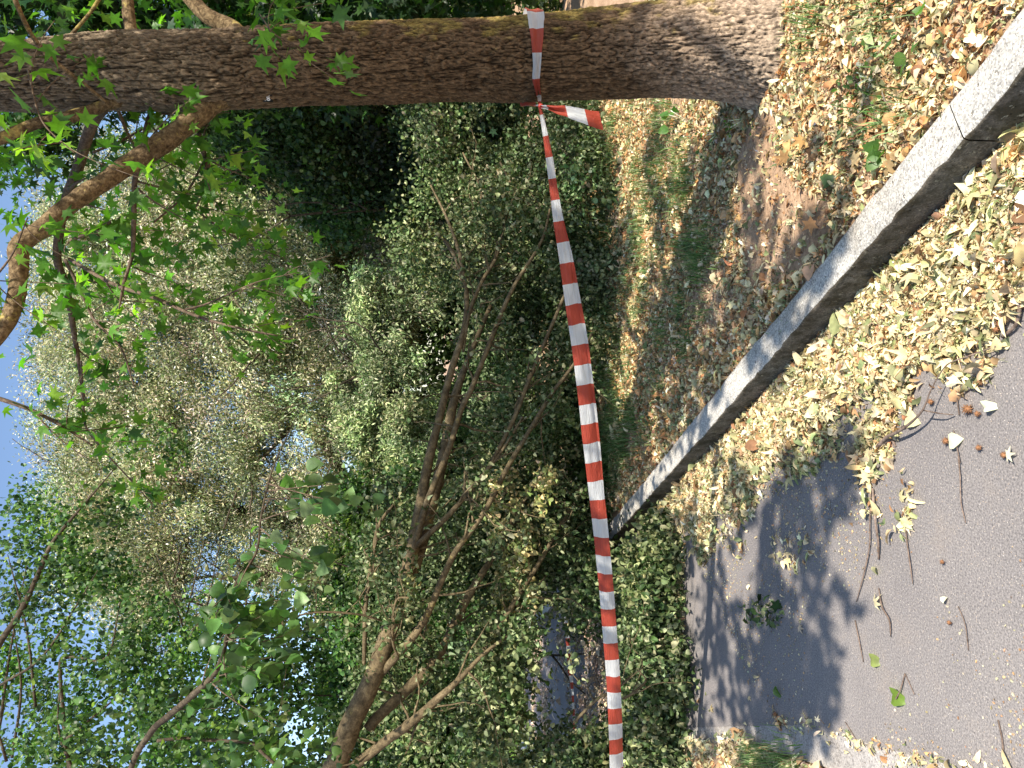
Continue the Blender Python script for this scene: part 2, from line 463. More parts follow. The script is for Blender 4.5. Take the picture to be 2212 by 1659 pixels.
# verge surface in kerb coordinates: behind the kerb's back edge
def verge_z(x, y):
    t = (x-kb0[0])*kn[0]+(y-kb0[1])*kn[1]
    p = np.stack([x, y, x*0], -1)
    return KZ-.025+.02*fbm(p*2.2, 4, 3)+.006*fbm(p*14, 2, 4)+np.clip(t-.1, 0, 3)*.015
svals = np.concatenate([np.arange(-3, 9, .05), np.arange(9, 60, .8)]); tvals = np.concatenate([np.arange(0, 5, .05), np.arange(5, 45, .9)])
S_, T_ = np.meshgrid(svals, tvals, indexing='ij')
XY = kb0[None, None]+kd*S_[..., None]+kn*T_[..., None]
Z = verge_z(XY[..., 0], XY[..., 1])
V = np.concatenate([XY, Z[..., None]], -1).reshape(-1, 3); b = len(tvals)
i, j = np.meshgrid(np.arange(len(svals)-1), np.arange(b-1), indexing='ij')
F = np.stack([i*b+j, (i+1)*b+j, (i+1)*b+j+1, i*b+j+1], -1).reshape(-1, 4)
verge = mesh_obj('verge', V, [F[:, ::-1]], M_SOIL, smooth=True); verge['kind'] = 'structure'
# the ground sheet reaching the horizon, just below everything
g = sheet('ground', np.linspace(-300, 300, 13), np.linspace(-300, 300, 13), lambda x, y: x*0-.02, M_SOIL)
# road, from the kerb face to the left edging
e0 = G(1770, 1578)[:2]; e1 = G(2026, 1646)[:2]; v0 = G(1672, 1623)[:2]; v1 = G(1786, 1659)[:2]
print('edging', e0, e1, v0, v1)
def left_edge(s):      # across-distance of the asphalt's left edge at s along the kerb, measured from kerb back edge
    return None
rd = MB()
A = kp(-3, -KW+.01); B = kp(40, -KW+.01)
ed = (e0-e1)/np.linalg.norm(e0-e1)
En = e1-ed*4; Ef = e0+ed*.2
# past the corner the edge runs on with the kerb's direction
Ef2 = Ef+kd*36
rd.add([(A[0], A[1], 0), (En[0], En[1], 0), (Ef[0], Ef[1], 0), (Ef2[0], Ef2[1], 0), (B[0], B[1], 0)], [[[0, 4, 3, 2, 1]]])
road = rd.build('road', M_ROAD); road['kind'] = 'structure'
sp = MB()
Wn = v1-(nz(v0-v1))*4
Wd = nz(v0-v1)
Wf = v0+Wd*.25
sp.add([(En[0], En[1], -.004), (Wn[0], Wn[1], -.004), (Wf[0], Wf[1], -.004), (Wf[0]+kd[0]*30, Wf[1]+kd[1]*30, -.004), (Ef2[0], Ef2[1], -.004), (Ef[0], Ef[1], -.004)], [[[0, 5, 4, 3, 2, 1]]])
strip = sp.build('pavement', M_STRIP); strip['kind'] = 'structure'
# kerb: separate stones with open joints, faces weathered
joint_s = np.dot(G(2081, 303, KZ)[:2]-kb0, kd)
V = []; F = []; MI = []
KL = 6.0
for k in range(-1, 8):
    s0 = joint_s+k*KL+.002; s1 = joint_s+(k+1)*KL-.002
    nseg = 150
    ss = np.linspace(s0, s1, nseg+1)
    prof = [(-KW, -.05), (-KW, KZ-.012), (-KW+.004, KZ-.003), (-KW+.012, KZ), (-KW/2, KZ+.001), (-.01, KZ), (0, KZ-.006), (0, -.05)]
    base = len(V)
    off = random.uniform(-.002, .002)
    for s in ss:
        for (t, z) in prof:
            q = kp(s, t)
            nn_ = float(vnoise(np.array([[s*26, t*60, z*60]]), 5)[0])*.003+float(vnoise(np.array([[s*4, t*5, z*5]]), 6)[0])*.003 if k < 8 else 0
            q = q+kn*(nn_+off)
            V.append((q[0], q[1], z+(nn_*1.5+off*.5 if z > .1 else 0)))
    npf = len(prof)
    for a in range(nseg):
        for c in range(npf-1):
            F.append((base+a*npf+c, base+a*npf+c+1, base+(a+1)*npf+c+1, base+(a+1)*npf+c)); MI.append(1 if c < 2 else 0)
    fcap = tuple(base+c for c in range(npf)); ecap = tuple(base+nseg*npf+c for c in range(npf))
    for cp in (fcap, ecap[::-1]):
        for c in range(0, npf-2, 2):
            pass
V = np.array(V)
caps = []
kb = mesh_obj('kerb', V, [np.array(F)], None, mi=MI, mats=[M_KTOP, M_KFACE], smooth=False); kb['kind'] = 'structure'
# dark soil packed under the joints
# left verge beyond the edging
lv = MB()
lvd = Wd
xs = []
def left_z(x, y):
    p = np.stack([x, y, x*0], -1); return .005+.03*(fbm(p*2, 3, 9)*.5+.5)
a_ = np.concatenate([np.arange(-1, 3, .06), np.arange(3, 34, 1.)]); b_ = np.concatenate([np.arange(0, 2, .06), np.arange(2, 30, 1.)])
LN = np.array([-kd[1], kd[0]]);
if LN[0] > 0: LN = -LN
# near part follows the diagonal edge, far part follows the kerb direction
pts = []
edge = [v1-Wd*1.5+Wd*q for q in np.arange(0, 1.5+np.linalg.norm(v0-v1)+.25, .06)]+[Wf+kd*q for q in np.concatenate([np.arange(.06, 4, .06), np.arange(4, 30, 1)])]
edge = np.array(edge)
b_ = np.concatenate([np.arange(0, 2, .06), np.arange(2, 30, 1.)])
XY = edge[:, None, :]+(LN*.98+kd*-.2)[None, None, :]*b_[None, :, None]
Z = left_z(XY[..., 0], XY[..., 1]); V = np.concatenate([XY, Z[..., None]], -1).reshape(-1, 3); b = len(b_)
i, j = np.meshgrid(np.arange(len(edge)-1), np.arange(b-1), indexing='ij')
F = np.stack([i*b+j, (i+1)*b+j, (i+1)*b+j+1, i*b+j+1], -1).reshape(-1, 4)
o = mesh_obj('verge', V, [F], M_SOIL, smooth=True); o['kind'] = 'structure'
# far lawn
M_LAWN = plain('lawn', (.13, .22, .035), .9, .1, 6, .3)
lw = MB(); a = G(1135, 1560); lw.add([(-30, 13, .16), (-2.2, 13.5, .16), (2, 40, .5), (-60, 40, .5)], [[[0, 1, 2, 3]]])
o = lw.build('lawn', M_LAWN); o['kind'] = 'structure'

# ------------------------------------------------------------------ near tree: trunk, limbs, foliage
TY = 3.16
tc_pts = [(-260, 172, 120), (33, 167, 140), (100, 163, 147), (283, 153, 158), (450, 150, 158), (600, 143, 160), (850, 135, 164), (1106, 128, 170), (1273, 117, 180), (1439, 106, 197), (1560, 100, 208), (1640, 96, 225), (1700, 92, 250), (1760, 90, 280)]
tr = []
for (x, yc, wd) in tc_pts:
    p = PY(x, yc, TY); dep = np.dot(p-CAMP, FW); tr.append([p[0], p[1], p[2], wd/1600*dep/2])
tr = spline(np.array(tr)[::-1], 8)       # from the ground up
# extend far above the frame
top = tr[-1]
ext = [[top[0]-.03*k, TY+.05*k, top[2]+.5*k, top[3]*(1-.07*k)] for k in range(1, 9)]
ctrl = np.vstack([tr, spline(np.vstack([top, ext]), 3)[1:]])
zs = ctrl[:, 2]
zz = np.concatenate([np.arange(.02, 3.6, .005), np.arange(3.6, zs.max(), .05)])
cx = np.interp(zz, zs, ctrl[:, 0]); cy = np.interp(zz, zs, ctrl[:, 1]); cr = np.interp(zz, zs, ctrl[:, 3])
NT = 340
th = np.linspace(0, 2*np.pi, NT, endpoint=False)
TH, ZZ = np.meshgrid(th, zz); CR = cr[:, None]
# root flare
fl = np.exp(-np.clip(ZZ-.1, 0, None)/.13)
RAD = CR*(1+fl*(.20+.16*np.maximum(0, np.cos(3*TH+.4))+.10*np.maximum(0, np.cos(2*TH-.3))))
# furrowed bark
cxn = np.cos(TH)*.17; cyn = np.sin(TH)*.17
warp = fbm(np.stack([cxn*9, cyn*9, ZZ*5], -1), 3, 21)
p1 = np.stack([cxn*78+warp*1.1, cyn*78+warp*1.1, ZZ*10+warp*1.2], -1)
n1 = fbm(p1, 2, 31)
p2 = np.stack([cxn*135+warp*2, cyn*135, ZZ*26], -1)
n2 = fbm(p2, 2, 36)
r2 = fbm(np.stack([cxn*130, cyn*130, ZZ*75], -1), 3, 41)
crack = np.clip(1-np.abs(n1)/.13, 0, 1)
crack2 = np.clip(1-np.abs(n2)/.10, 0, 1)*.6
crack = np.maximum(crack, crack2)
lump = fbm(np.stack([cxn*7, cyn*7, ZZ*3.5], -1), 3, 51)
disp = -.011*crack+.005*r2+.012*lump+.004*np.abs(n1)
RAD = RAD+disp
# swelling under the two forks
for (fx, fy, rr, amp) in ((470, 180, .22, .045), (330, 195, .18, .03)):
    f = PY(fx, fy, TY-.1); ang = math.atan2(f[1]-TY, f[0]-np.interp(f[2], zs, ctrl[:, 0]))
    da = np.angle(np.exp(1j*(TH-ang)))
    RAD = RAD+amp*np.exp(-(da/.8)**2-((ZZ-f[2]+.02)/rr)**2)
VX = cx[:, None]+np.cos(TH)*RAD; VY = cy[:, None]+np.sin(TH)*RAD
V = np.stack([VX, VY, ZZ], -1)
# bark colour: pale grey-pink plates near the ground, red-brown higher and darkened to paint in shade, yellow lichen on the right flank
hn = fbm(np.stack([cxn*6, cyn*6, ZZ*2.5], -1), 4, 61)
low = 1/(1+np.exp((ZZ-.62-.18*hn)/.07)); high = 1/(1+np.exp(-(ZZ-2.35-.3*hn)/.2))
plate = np.array([.42, .32, .235])[None, None]; redb = np.array([.145, .092, .05])[None, None]; grey = np.array([.22, .175, .125])[None, None]
colr = redb*(1-low-high)[..., None]+plate*low[..., None]+grey*high[..., None]
side = np.clip(np.cos(TH+.35), 0, 1)
li = fbm(np.stack([cxn*22, cyn*22, ZZ*14], -1), 4, 71)+.9*side*np.exp(-((ZZ-1.3)/1.1)**2)-.55
lm = np.clip(li*3.5, 0, 1)*(1-crack)
colr = colr*(1-lm[..., None]*.7)+np.array([.30, .23, .06])*lm[..., None]*.7
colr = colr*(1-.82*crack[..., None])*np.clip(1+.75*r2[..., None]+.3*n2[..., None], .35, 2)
i, j = np.meshgrid(np.arange(len(zz)-1), np.arange(NT), indexing='ij'); jn = (j+1) % NT
F = np.stack([i*NT+j, i*NT+jn, (i+1)*NT+jn, (i+1)*NT+j], -1).reshape(-1, 4)
def trunk_surface(x, y, off=.0):
    """front surface point of the trunk at a pixel of the picture"""
    d = ray(x, y); t = 2.4
    for _ in range(400):
        p = CAMP+d*t; c = np.array([np.interp(p[2], zs, ctrl[:, 0]), np.interp(p[2], zs, ctrl[:, 1])]); r_ = np.interp(p[2], zs, ctrl[:, 3])+off
        if np.linalg.norm(p[:2]-c) < r_: break
        t += .004
    return p
near = thing('sweetgum_tree', 'mossy broad trunk at the right with star-shaped leaves, tape tied round it', 'tree', (float(cx[0]), TY, .12))
mesh_obj('trunk', V.reshape(-1, 3), [F], M_TRUNK, near, col=np.clip(colr, .01, 1).reshape(-1, 3), smooth=True)

def pxtube(path, n=10, sub=6, rough=.08, seed=0, mb=None, zmin=None):
    """path rows: px, py, depth, width in px"""
    q = []
    for (x, y, d, wd) in path:
        p = PD(x, y, d); q.append([*p, wd*.9/1600*d/2])
    q = spline(q, sub)
    if zmin is not None: q[:, 2] = np.maximum(q[:, 2], zmin)
    q[:, 3] = np.maximum(q[:, 3], .0015)
    mb = mb or MB()
    mb.tube(q[:, :3], q[:, 3], n, True, None, rough, seed)
    return mb, q
near_limbs = [
    [(620, 150, 3.18, 70), (560, 165, 3.10, 84), (505, 190, 3.03, 70), (450, 228, 3.0, 54), (383, 285, 2.95, 50), (333, 320, 2.92, 47), (283, 352, 2.9, 44), (233, 387, 2.85, 44), (167, 430, 2.8, 43), (100, 488, 2.75, 42), (45, 530, 2.72, 44), (40, 590, 2.7, 40), (33, 650, 2.68, 38), (0, 722, 2.65, 34), (-80, 800, 2.6, 30), (-220, 900, 2.6, 22)],
    [(440, 160, 3.18, 50), (380, 178, 3.08, 50), (330, 195, 3.02, 38), (265, 215, 2.98, 30), (200, 238, 2.95, 28), (130, 258, 2.9, 27), (80, 266, 2.88, 26), (0, 300, 2.85, 28), (-120, 340, 2.8, 22), (-260, 420, 2.7, 16)],
    [(520, 85, 3.28, 46), (500, 62, 3.3, 42), (450, 36, 3.3, 38), (415, 0, 3.3, 36), (370, -60, 3.3, 32), (300, -160, 3.3, 26)],
    [(300, 90, 3.3, 34), (283, 65, 3.32, 30), (275, 0, 3.35, 28), (265, -90, 3.4, 22)],
    [(230, 222, 2.9, 9), (187, 187, 2.86, 11), (110, 127, 2.8, 12), (67, 73, 2.78, 12), (33, 0, 2.75, 13), (10, -80, 2.7, 13)],
    [(127, 112, 3.0, 9), (150, 80, 2.95, 9), (200, 20, 2.9, 9), (240, -50, 2.85, 9)],
]
for k, pth in enumerate(near_limbs):
    mb, q = pxtube(pth, 28 if k < 4 else 8, 22, .20, k)
    mb.build('limb', M_BARK_LIMB, near, smooth=True)
# finer limbs and twigs that carry the leaves
near_twigs = [
    [(255, 205, 3.3, 22), (200, 267, 3.4, 26), (167, 367, 3.5, 25), (140, 440, 3.6, 22), (123, 553, 3.7, 20), (143, 620, 3.8, 17), (160, 720, 3.9, 13), (172, 800, 4.0, 8), (178, 870, 4.0, 4)],
    [(330, 230, 3.2, 12), (315, 280, 3.1, 12), (312, 330, 3.0, 9)],
    [(300, 355, 2.9, 12), (290, 400, 3.0, 13), (289, 480, 3.1, 12), (285, 553, 3.2, 9), (268, 610, 3.2, 8), (257, 668, 3.2, 4)],
    [(150, 560, 3.7, 9), (243, 613, 3.4, 9), (333, 643, 3.3, 9), (417, 680, 3.2, 8), (500, 705, 3.1, 6), (600, 725, 3.1, 3)],
    [(400, 669, 3.2, 6), (450, 655, 3.2, 5), (553, 610, 3.1, 3), (640, 590, 3.1, 2)],
    [(140, 560, 3.6, 8), (170, 620, 3.6, 8), (203, 690, 3.6, 7), (260, 750, 3.6, 5), (290, 835, 3.6, 3)],
    [(-40, 850, 3.0, 11), (0, 862, 3.0, 11), (65, 885, 3.0, 10), (133, 920, 3.0, 7), (200, 963, 3.0, 4)],
    [(175, 780, 3.9, 5), (180, 860, 3.8, 6), (185, 920, 3.7, 5), (230, 980, 3.6, 4), (290, 1045, 3.6, 3), (330, 1090, 3.6, 2)],
    [(430, 290, 3.1, 12), (440, 330, 3.2, 12), (455, 370, 3.3, 9)],
    [(333, 480, 3.2, 5), (400, 420, 3.3, 5), (440, 350, 3.3, 6)],
    [(200, 330, 3.3, 6), (270, 300, 3.4, 6), (340, 260, 3.5, 5)],
    [(240, 480, 3.2, 6), (200, 500, 3.2, 7), (150, 520, 3.2, 8)],
    [(60, 150, 2.6, 5), (90, 260, 2.5, 4), (160, 330, 2.45, 3)],
    [(560, 30, 2.6, 3), (580, 60, 2.5, 3), (590, 90, 2.45, 2)],
    [(-60, 650, 2.7, 8), (20, 560, 2.6, 5), (60, 470, 2.5, 3)],
    [(240, 200, 3.5, 8), (300, 330, 3.9, 8), (420, 450, 4.2, 6), (520, 520, 4.3, 4), (620, 560, 4.3, 2)],
    [(420, 450, 4.2, 5), (470, 380, 4.2, 4), (560, 330, 4.2, 3)],
]
tips = []
for k, pth in enumerate(near_twigs):
    tw = MB(); _, q = pxtube(pth, 7, 6, .08, 20+k, tw)
    tips.append(q)
    for _ in range(5):       # side shoots
        i_ = random.randrange(2, len(q)-1); r0 = q[i_, 3]*.5; p0 = q[i_, :3]
        d = rdir(1, (0, 0, -.5))[0]; ln = random.uniform(.12, .34)
        s = np.array([p0+d*ln*t+np.array([0, 0, -.10*t*t]) for t in np.linspace(0, 1, 6)])
        tw.tube(s, np.linspace(max(r0, .002), .0012, 6), 5); tips.append(np.hstack([s, np.full((6, 1), .001)]))
    tw.build('branch', M_TWIG, near, smooth=True)
GREEN = [(.09, .23, .025), (.12, .29, .03), (.055, .15, .02), (.20, .36, .04)]
fo = MB()
def leaves_on(q, n, spread, size, cols, tm, wts=None, down=-.7, mb=None, nb=(0, 0, 1.0)):
    i_ = rng.uniform(len(q)*.25, len(q)-1, n); a = np.floor(i_).astype(int); f = (i_-a)[:, None]
    P = q[a, :3]*(1-f)+q[np.minimum(a+1, len(q)-1), :3]*f
    off = rdir(n, (0, 0, -.3)); P = P+off*spread*rng.random((n, 1))
    add_leaves(mb, tm, P, nz(off+np.array([0, 0, down])), rdir(n, nb), size*rng.uniform(.55, 1.2, n), palette(n, cols, wts, .22))
for q in tips:
    ln = np.sum(np.linalg.norm(np.diff(q[:, :3], axis=0), axis=1))
    leaves_on(q, int(2+ln*13), 0.09, .082, GREEN, T_STAR, [3, 3, 2, 1.2], mb=fo)
# denser leaf masses seen at the top corner and beyond the trunk
def pclumps(spec):
    """rows: px, py, depth, radius(m)"""
    c = [PD(x, y, d) for (x, y, d, r) in spec]; return np.array(c), np.array([r for *_, r in spec])
c, r = pclumps([(60, 20, 3.6, .30), (130, 10, 4.2, .4), (230, 10, 4.4, .4), (330, -5, 4.4, .4), (560, 10, 2.6, .16), (590, 35, 2.5, .10), (20, 330, 4.0, .35), (90, 350, 4.2, .4), (320, 420, 4.0, .35), (60, 560, 3.2, .2),
                (470, 280, 4.1, .3), (600, 600, 3.7, .22), (500, 580, 3.9, .3), (360, 560, 3.8, .28), (640, 640, 3.8, .16), (240, 800, 3.8, .2), (160, 600, 3.8, .3), (30, 60, 2.2, .12), (30, 200, 2.3, .10), (300, 560, 3.7, .28), (420, 500, 4.0, .3), (560, 500, 4.1, .25), (200, 620, 3.6, .25), (50, 780, 3.0, .14), (590, 700, 3.5, .16)])
clump_leaves(fo, T_STAR, c, r, 22, .082, GREEN, [3, 3, 2, 1.2])
fo.build('foliage', M_LEAF, near, col=True)

# crown above the frame: unseen leaf clusters, added along the sun's rays where dappled shade is wanted
def cast(px, py, z, rad, n, hz, mb, size=.13, surf=None):
    p = surf if surf is not None else G(px, py, z)
    while True:          # high enough to be overhead, out of the picture
        c = p+SUN*(hz-p[2])/SUN[2]; e = c-CAMP; dp = e@FW
        if dp < .2 or (e@UP)/dp > .76+.6/max(dp, .5) or hz > 9: break
        hz += .25
    k = n; d = rdir(k)*(rng.random((k, 1))**.5)*rad*np.array([1, 1, .45])
    P = c+d
    add_leaves(mb, T_STAR, P, rdir(k, (0, 0, -.3)), rdir(k, (0, 0, 1.6)), size*rng.uniform(.7, 1.2, k), palette(k, GREEN, None, .2))
    return c
cz = MB(); shade_c = []
# (px, py, ground z, radius, leaf count)
SH_SPEC = []
for x, y, r_, n_ in [(1500, 1180, .30, 90), (1540, 1260, .32, 70), (1560, 1350, .3, 70), (1650, 1330, .22, 75), (1700, 1400, .22, 85), (1720, 1480, .25, 110), (1700, 1560, .28, 120), (1640, 1480, .25, 90), (1600, 1420, .3, 60), (1560, 1500, .3, 60), (1520, 1580, .3, 60), (1640, 1620, .28, 90), (1780, 1520, .10, 22), (1800, 1400, .06, 8),
                     (1720, 1050, .17, 60), (1790, 1020, .15, 55), (1830, 1000, .12, 35), (1680, 1130, .2, 60), (1740, 1180, .16, 45), (1760, 1290, .14, 30), (1600, 1090, .25, 70), (1810, 1100, .07, 12), (1830, 1300, .05, 7), (1770, 1450, .1, 30), (1660, 1240, .2, 50)]:
    SH_SPEC.append((x, y, 0, r_, n_))
for x, y, r_, n_ in [(1800, 480, .12, 26), (1780, 560, .16, 45), (1720, 560, .16, 45), (1720, 640, .2, 60), (1650, 700, .24, 80), (1600, 640, .24, 70), (1560, 760, .28, 80), (1640, 500, .2, 40), (1560, 480, .25, 60), (1500, 600, .3, 80), (1480, 760, .3, 80), (1440, 480, .3, 60), (1420, 650, .35, 90), (1500, 880, .3, 80), (1440, 900, .3, 80), (1400, 760, .35, 80), (1360, 560, .35, 90), (1340, 700, .35, 90), (1330, 420, .35, 90), (1420, 350, .3, 50), (1500, 380, .25, 40), (1380, 980, .35, 100), (1560, 300, .18, 30), (1620, 330, .16, 36), (1840, 300, .06, 8), (1880, 190, .05, 7), (1760, 330, .05, 6)]:
    SH_SPEC.append((x, y, .13, r_, n_))
for (x, y, z, r_, n_) in SH_SPEC:
    shade_c.append(cast(x, y, z, r_*1.05, int(n_*(.72 if (z == 0 and x < 1660) else 1.05 if z == 0 else 1.25 if x < 1660 else .9)), rng.uniform(3.1, 3.8), cz, size=.115))
# over the trunk and the limbs
for x, y, r_, n_ in [(1330, 110, .13, 30), (1240, 120, .16, 70), (1160, 100, .16, 75), (1080, 130, .18, 90), (1000, 120, .18, 85), (900, 120, .2, 90), (820, 140, .2, 90), (740, 130, .2, 70), (660, 150, .18, 60), (560, 150, .16, 34), (470, 140, .14, 26), (380, 150, .14, 34), (300, 150, .14, 36), (200, 170, .14, 40), (100, 160, .14, 36), (1400, 60, .08, 12), (1290, 180, .14, 40), (1180, 190, .16, 60), (1060, 190, .16, 60), (940, 190, .18, 60), (1270, 60, .14, 40), (60, 200, .14, 30)]:
    shade_c.append(cast(0, 0, 0, r_*.9, int(n_*(1.2 if 500 < x < 1290 else .6)), 3.6, cz, surf=trunk_surface(x, y), size=.10))
for pth in ([(740, 1620, 4.7), (790, 1500, 4.7), (900, 1150, 5.1), (925, 1000, 5.3), (960, 860, 5.5), (1000, 720, 5.8)], [(1060, 1200, 5.3), (1180, 850, 5.4), (1100, 640, 5.7), (980, 1250, 5)]):
    for (x, y, d) in pth:
        shade_c.append(cast(0, 0, 0, .22, 55, rng.uniform(5.6, 7), cz, surf=PD(x, y, d)))
# random dapple over the fallen crown
for _ in range(30):
    x = rng.uniform(950, 1400); y = rng.uniform(220, 1150)
    shade_c.append(cast(0, 0, 0, rng.uniform(.25, .5), 80, rng.uniform(5.5, 7.5), cz, surf=PD(x, y, rng.uniform(5, 7.5))))
cz.build('crown', M_LEAF, near, col=True)
# boughs joining that crown to the trunk
bg = MB(); trunk_top = np.array([cx[-1], cy[-1], zz[-1]])
hub = [np.array([np.interp(z, zs, ctrl[:, 0]), np.interp(z, zs, ctrl[:, 1]), z]) for z in (3.9, 4.4, 4.9, 5.4)]
sc_ = np.array(shade_c)
for k in range(12):
    tgt = sc_[rng.integers(len(sc_))]; h_ = hub[k % 4]
    mid = (h_+tgt)/2+np.array([0, 0, .35]); q = spline([h_, mid, tgt], 8)
    bg.tube(q, np.linspace(.03, .005, len(q)), 7)
bg.build('boughs', M_BARK_DARK, near, smooth=True)

# ------------------------------------------------------------------ tree tag
tp = trunk_surface(578, 204, .004)
M_TAGB = plain('tag_black', (.012, .012, .014), .4); M_TAGW = plain('tag_white', (.8, .8, .82), .5)
cn = tp[:2]-np.array([np.interp(tp[2], zs, ctrl[:, 0]), TY]); nrm2 = np.array([cn[0], cn[1], 0]); nrm2 /= np.linalg.norm(nrm2)
nrm2 = nz(nrm2+np.array([.15, -.25, 0]))
txd = np.cross(np.array([0, 0, 1.]), nrm2); txd = -txd if txd[0] < 0 else txd
Mt = np.stack([txd, np.array([0, 0, 1.]), nrm2], 1)
tg = MB(); tg.box(tp+nrm2*.012, (.052, .040, .002), M=Mt)
tago = tg.build('tree_tag', M_TAGB); tag(tago, 'small black number tag nailed to the mossy trunk', 'tag')
fc = bpy.data.curves.new('number', 'FONT'); fc.body = '0855'; fc.size = .019; fc.align_x = 'CENTER'; fc.align_y = 'CENTER'; fc.extrude = .0004; fc.offset = .0005
fo_ = bpy.data.objects.new('number', fc); COL.objects.link(fo_); fc.materials.append(M_TAGW)
mm = Matrix.Identity(4)
ce = tp+nrm2*.0145+np.array([0, 0, -.004])
for i_ in range(3):
    mm[i_][0] = txd[i_]; mm[i_][1] = (0, 0, 1)[i_]; mm[i_][2] = nrm2[i_]; mm[i_][3] = ce[i_]
me_ = bpy.data.meshes.new_from_object(fo_)
bpy.data.objects.remove(fo_); fo_ = bpy.data.objects.new('number', me_); COL.objects.link(fo_)
fo_.matrix_world = mm; fo_.parent = tago
ln = MB(); ln.box(tp+nrm2*.0138+np.array([0, 0, .0105]), (.042, .0022, .0006), M=Mt); ln.box(tp+nrm2*.0138+np.array([0, 0, .0150])+txd*.006, (.022, .0018, .0006), M=Mt)
ln.build('caption_line', M_TAGW, tago)

# ------------------------------------------------------------------ barrier tape
tape = thing('barrier_tape', 'red and white striped tape tied round the near trunk and stretched to the left', 'barrier tape', PD(1165, 230, 3.0))
def ribbon(center, wvec, s, name, parent, nw=7, sag=.0, wav=.002, mat=M_TAPE, seed=0, fold=None):
    center = np.asarray(center); wvec = np.asarray(wvec); n = len(center)
    t = nz(np.gradient(center, axis=0)); nv = nz(np.cross(t, nz(wvec)))
    u = np.linspace(-.5, .5, nw)
    V = center[:, None, :]+wvec[:, None, :]*u[None, :, None]
    wv = vnoise(np.stack([s[:, None]*9+u*0, u[None, :]*4+s[:, None]*0, np.full((n, nw), seed)], -1), seed)
    V = V+nv[:, None, :]*(wav*wv[..., None]+sag*(u**2)[None, :, None]*4*np.linalg.norm(wvec, axis=1)[:, None, None])
    uvv = np.stack([np.broadcast_to(s[:, None]/.2, (n, nw)), np.broadcast_to(u+.5, (n, nw))], -1).reshape(-1, 2)
    i, j = np.meshgrid(np.arange(n-1), np.arange(nw-1), indexing='ij')
    F = np.stack([i*nw+j, (i+1)*nw+j, (i+1)*nw+j+1, i*nw+j+1], -1).reshape(-1, 4)
    return mesh_obj(name, V.reshape(-1, 3), [F], mat, parent, smooth=True, uv=uvv)
# long span: px, py, depth, visible width px (fold narrows it), second edge shade
span = [(1166, 231, 2.98, 6), (1172, 262, 2.99, 9), (1181, 310, 3.01, 13), (1193, 390, 3.05, 17), (1206, 480, 3.09, 21), (1219, 553, 3.14, 24), (1234, 650, 3.2, 27), (1247, 730, 3.26, 29), (1261, 830, 3.33, 31), (1276, 950, 3.42, 33), (1290, 1080, 3.52, 33), (1303, 1210, 3.62, 32), (1315, 1340, 3.73, 31), (1326, 1490, 3.86, 30), (1333, 1659, 4.0, 29), (1336, 1850, 4.2, 29), (1330, 2100, 4.45, 28)]
q = []
for (x, y, d, wd) in span:
    q.append([*PD(x, y, d), wd/1600*d])
q = spline(q, 10)
s = np.concatenate([[0], np.cumsum(np.linalg.norm(np.diff(q[:, :3], axis=0), axis=1))])
tt = nz(np.gradient(q[:, :3], axis=0)); upv = np.cross(tt, nz(q[:, :3]-CAMP)); upv = nz(upv)
upv = np.where(upv[:, 2:3] < 0, -upv, upv)
tilt = np.array([0, 0, 0])+nz(np.cross(tt, upv))
lean = .25*np.sin(s*3.1+1)+.15*np.sin(s*7)
wv = (upv+tilt*lean[:, None])*q[:, 3:4]
BND = [250, 290, 340, 387, 433, 478, 527, 570, 611, 656, 700, 745, 788, 831, 876, 916, 958, 1000, 1040, 1083, 1121, 1161, 1201, 1239, 1278, 1316, 1353, 1391, 1426, 1463, 1498, 1533, 1564, 1598, 1629]
ypx = spline(np.array([[y, y] for (x, y, d, wd) in span], float), 10)[:, 0]
s0_ = np.interp(BND, ypx, s); print('stripe pitch', np.diff(s0_).round(3))
fit = np.polyfit(s0_, np.arange(len(BND))*.1, 5); su = np.interp(s, s0_, np.polyval(fit, s0_))
su = np.where(s < s0_[0], np.polyval(fit, s0_[0])-(s0_[0]-s), su); su = np.where(s > s0_[-1], np.polyval(fit, s0_[-1])+(s-s0_[-1]), su)
ribbon(q[:, :3], wv, su, 'span', tape, 9, .10, .004, seed=3)
# the folded-under lip seen along the lower edge near the tree
m_ = (s > .35) & (s < 1.75)
qq = q[m_]; lipc = qq[:, :3]-wv[m_]*.5+np.array([0, .006, .0])
lw_ = np.sin(np.linspace(0, np.pi, m_.sum()))[:, None]
ribbon(lipc-upv[m_]*.006*lw_, (upv[m_]*.018+tilt[m_]*.01)*lw_+upv[m_]*.002, su[m_], 'folded_edge', tape, 4, .0, .001, seed=5)
# wrap round the trunk
wz = tp[2]
wr = []
k_ang0 = None
pk = PD(1165, 228, 2.98)
front = [(1165, 212, 9), (1161, 190, 12), (1158, 170, 16), (1160, 140, 17), (1160, 110, 21), (1160, 80, 27), (1158, 50, 33), (1158, 38, 36)]
wq = [[*pk, 5/1600*2.98, 0]]
for (x, y, wd) in front:
    p = trunk_surface(x, y, .016); wq.append([*p, wd/1600*np.dot(p-CAMP, FW), 0])
pz = wq[-1][2]; cxx = np.interp(pz, zs, ctrl[:, 0]); rw = np.interp(pz, zs, ctrl[:, 3])+.02
a0 = math.atan2(wq[-1][1]-TY, wq[-1][0]-cxx)
for a in np.linspace(a0+.3, a0+3.9, 12):
    wq.append([cxx+rw*math.cos(a), TY+rw*math.sin(a), pz-.0, .07, 0])
wq.append([*pk, 5/1600*2.98, 0])
wq = spline(np.array(wq)[:, :4], 6)
sw = np.concatenate([[0], np.cumsum(np.linalg.norm(np.diff(wq[:, :3], axis=0), axis=1))])
uv_ = np.zeros((len(wq), 3)); uv_[:, 2] = 1
tn = nz(np.gradient(wq[:, :3], axis=0)); uv_ = nz(uv_-tn*np.sum(uv_*tn, 1, keepdims=True))
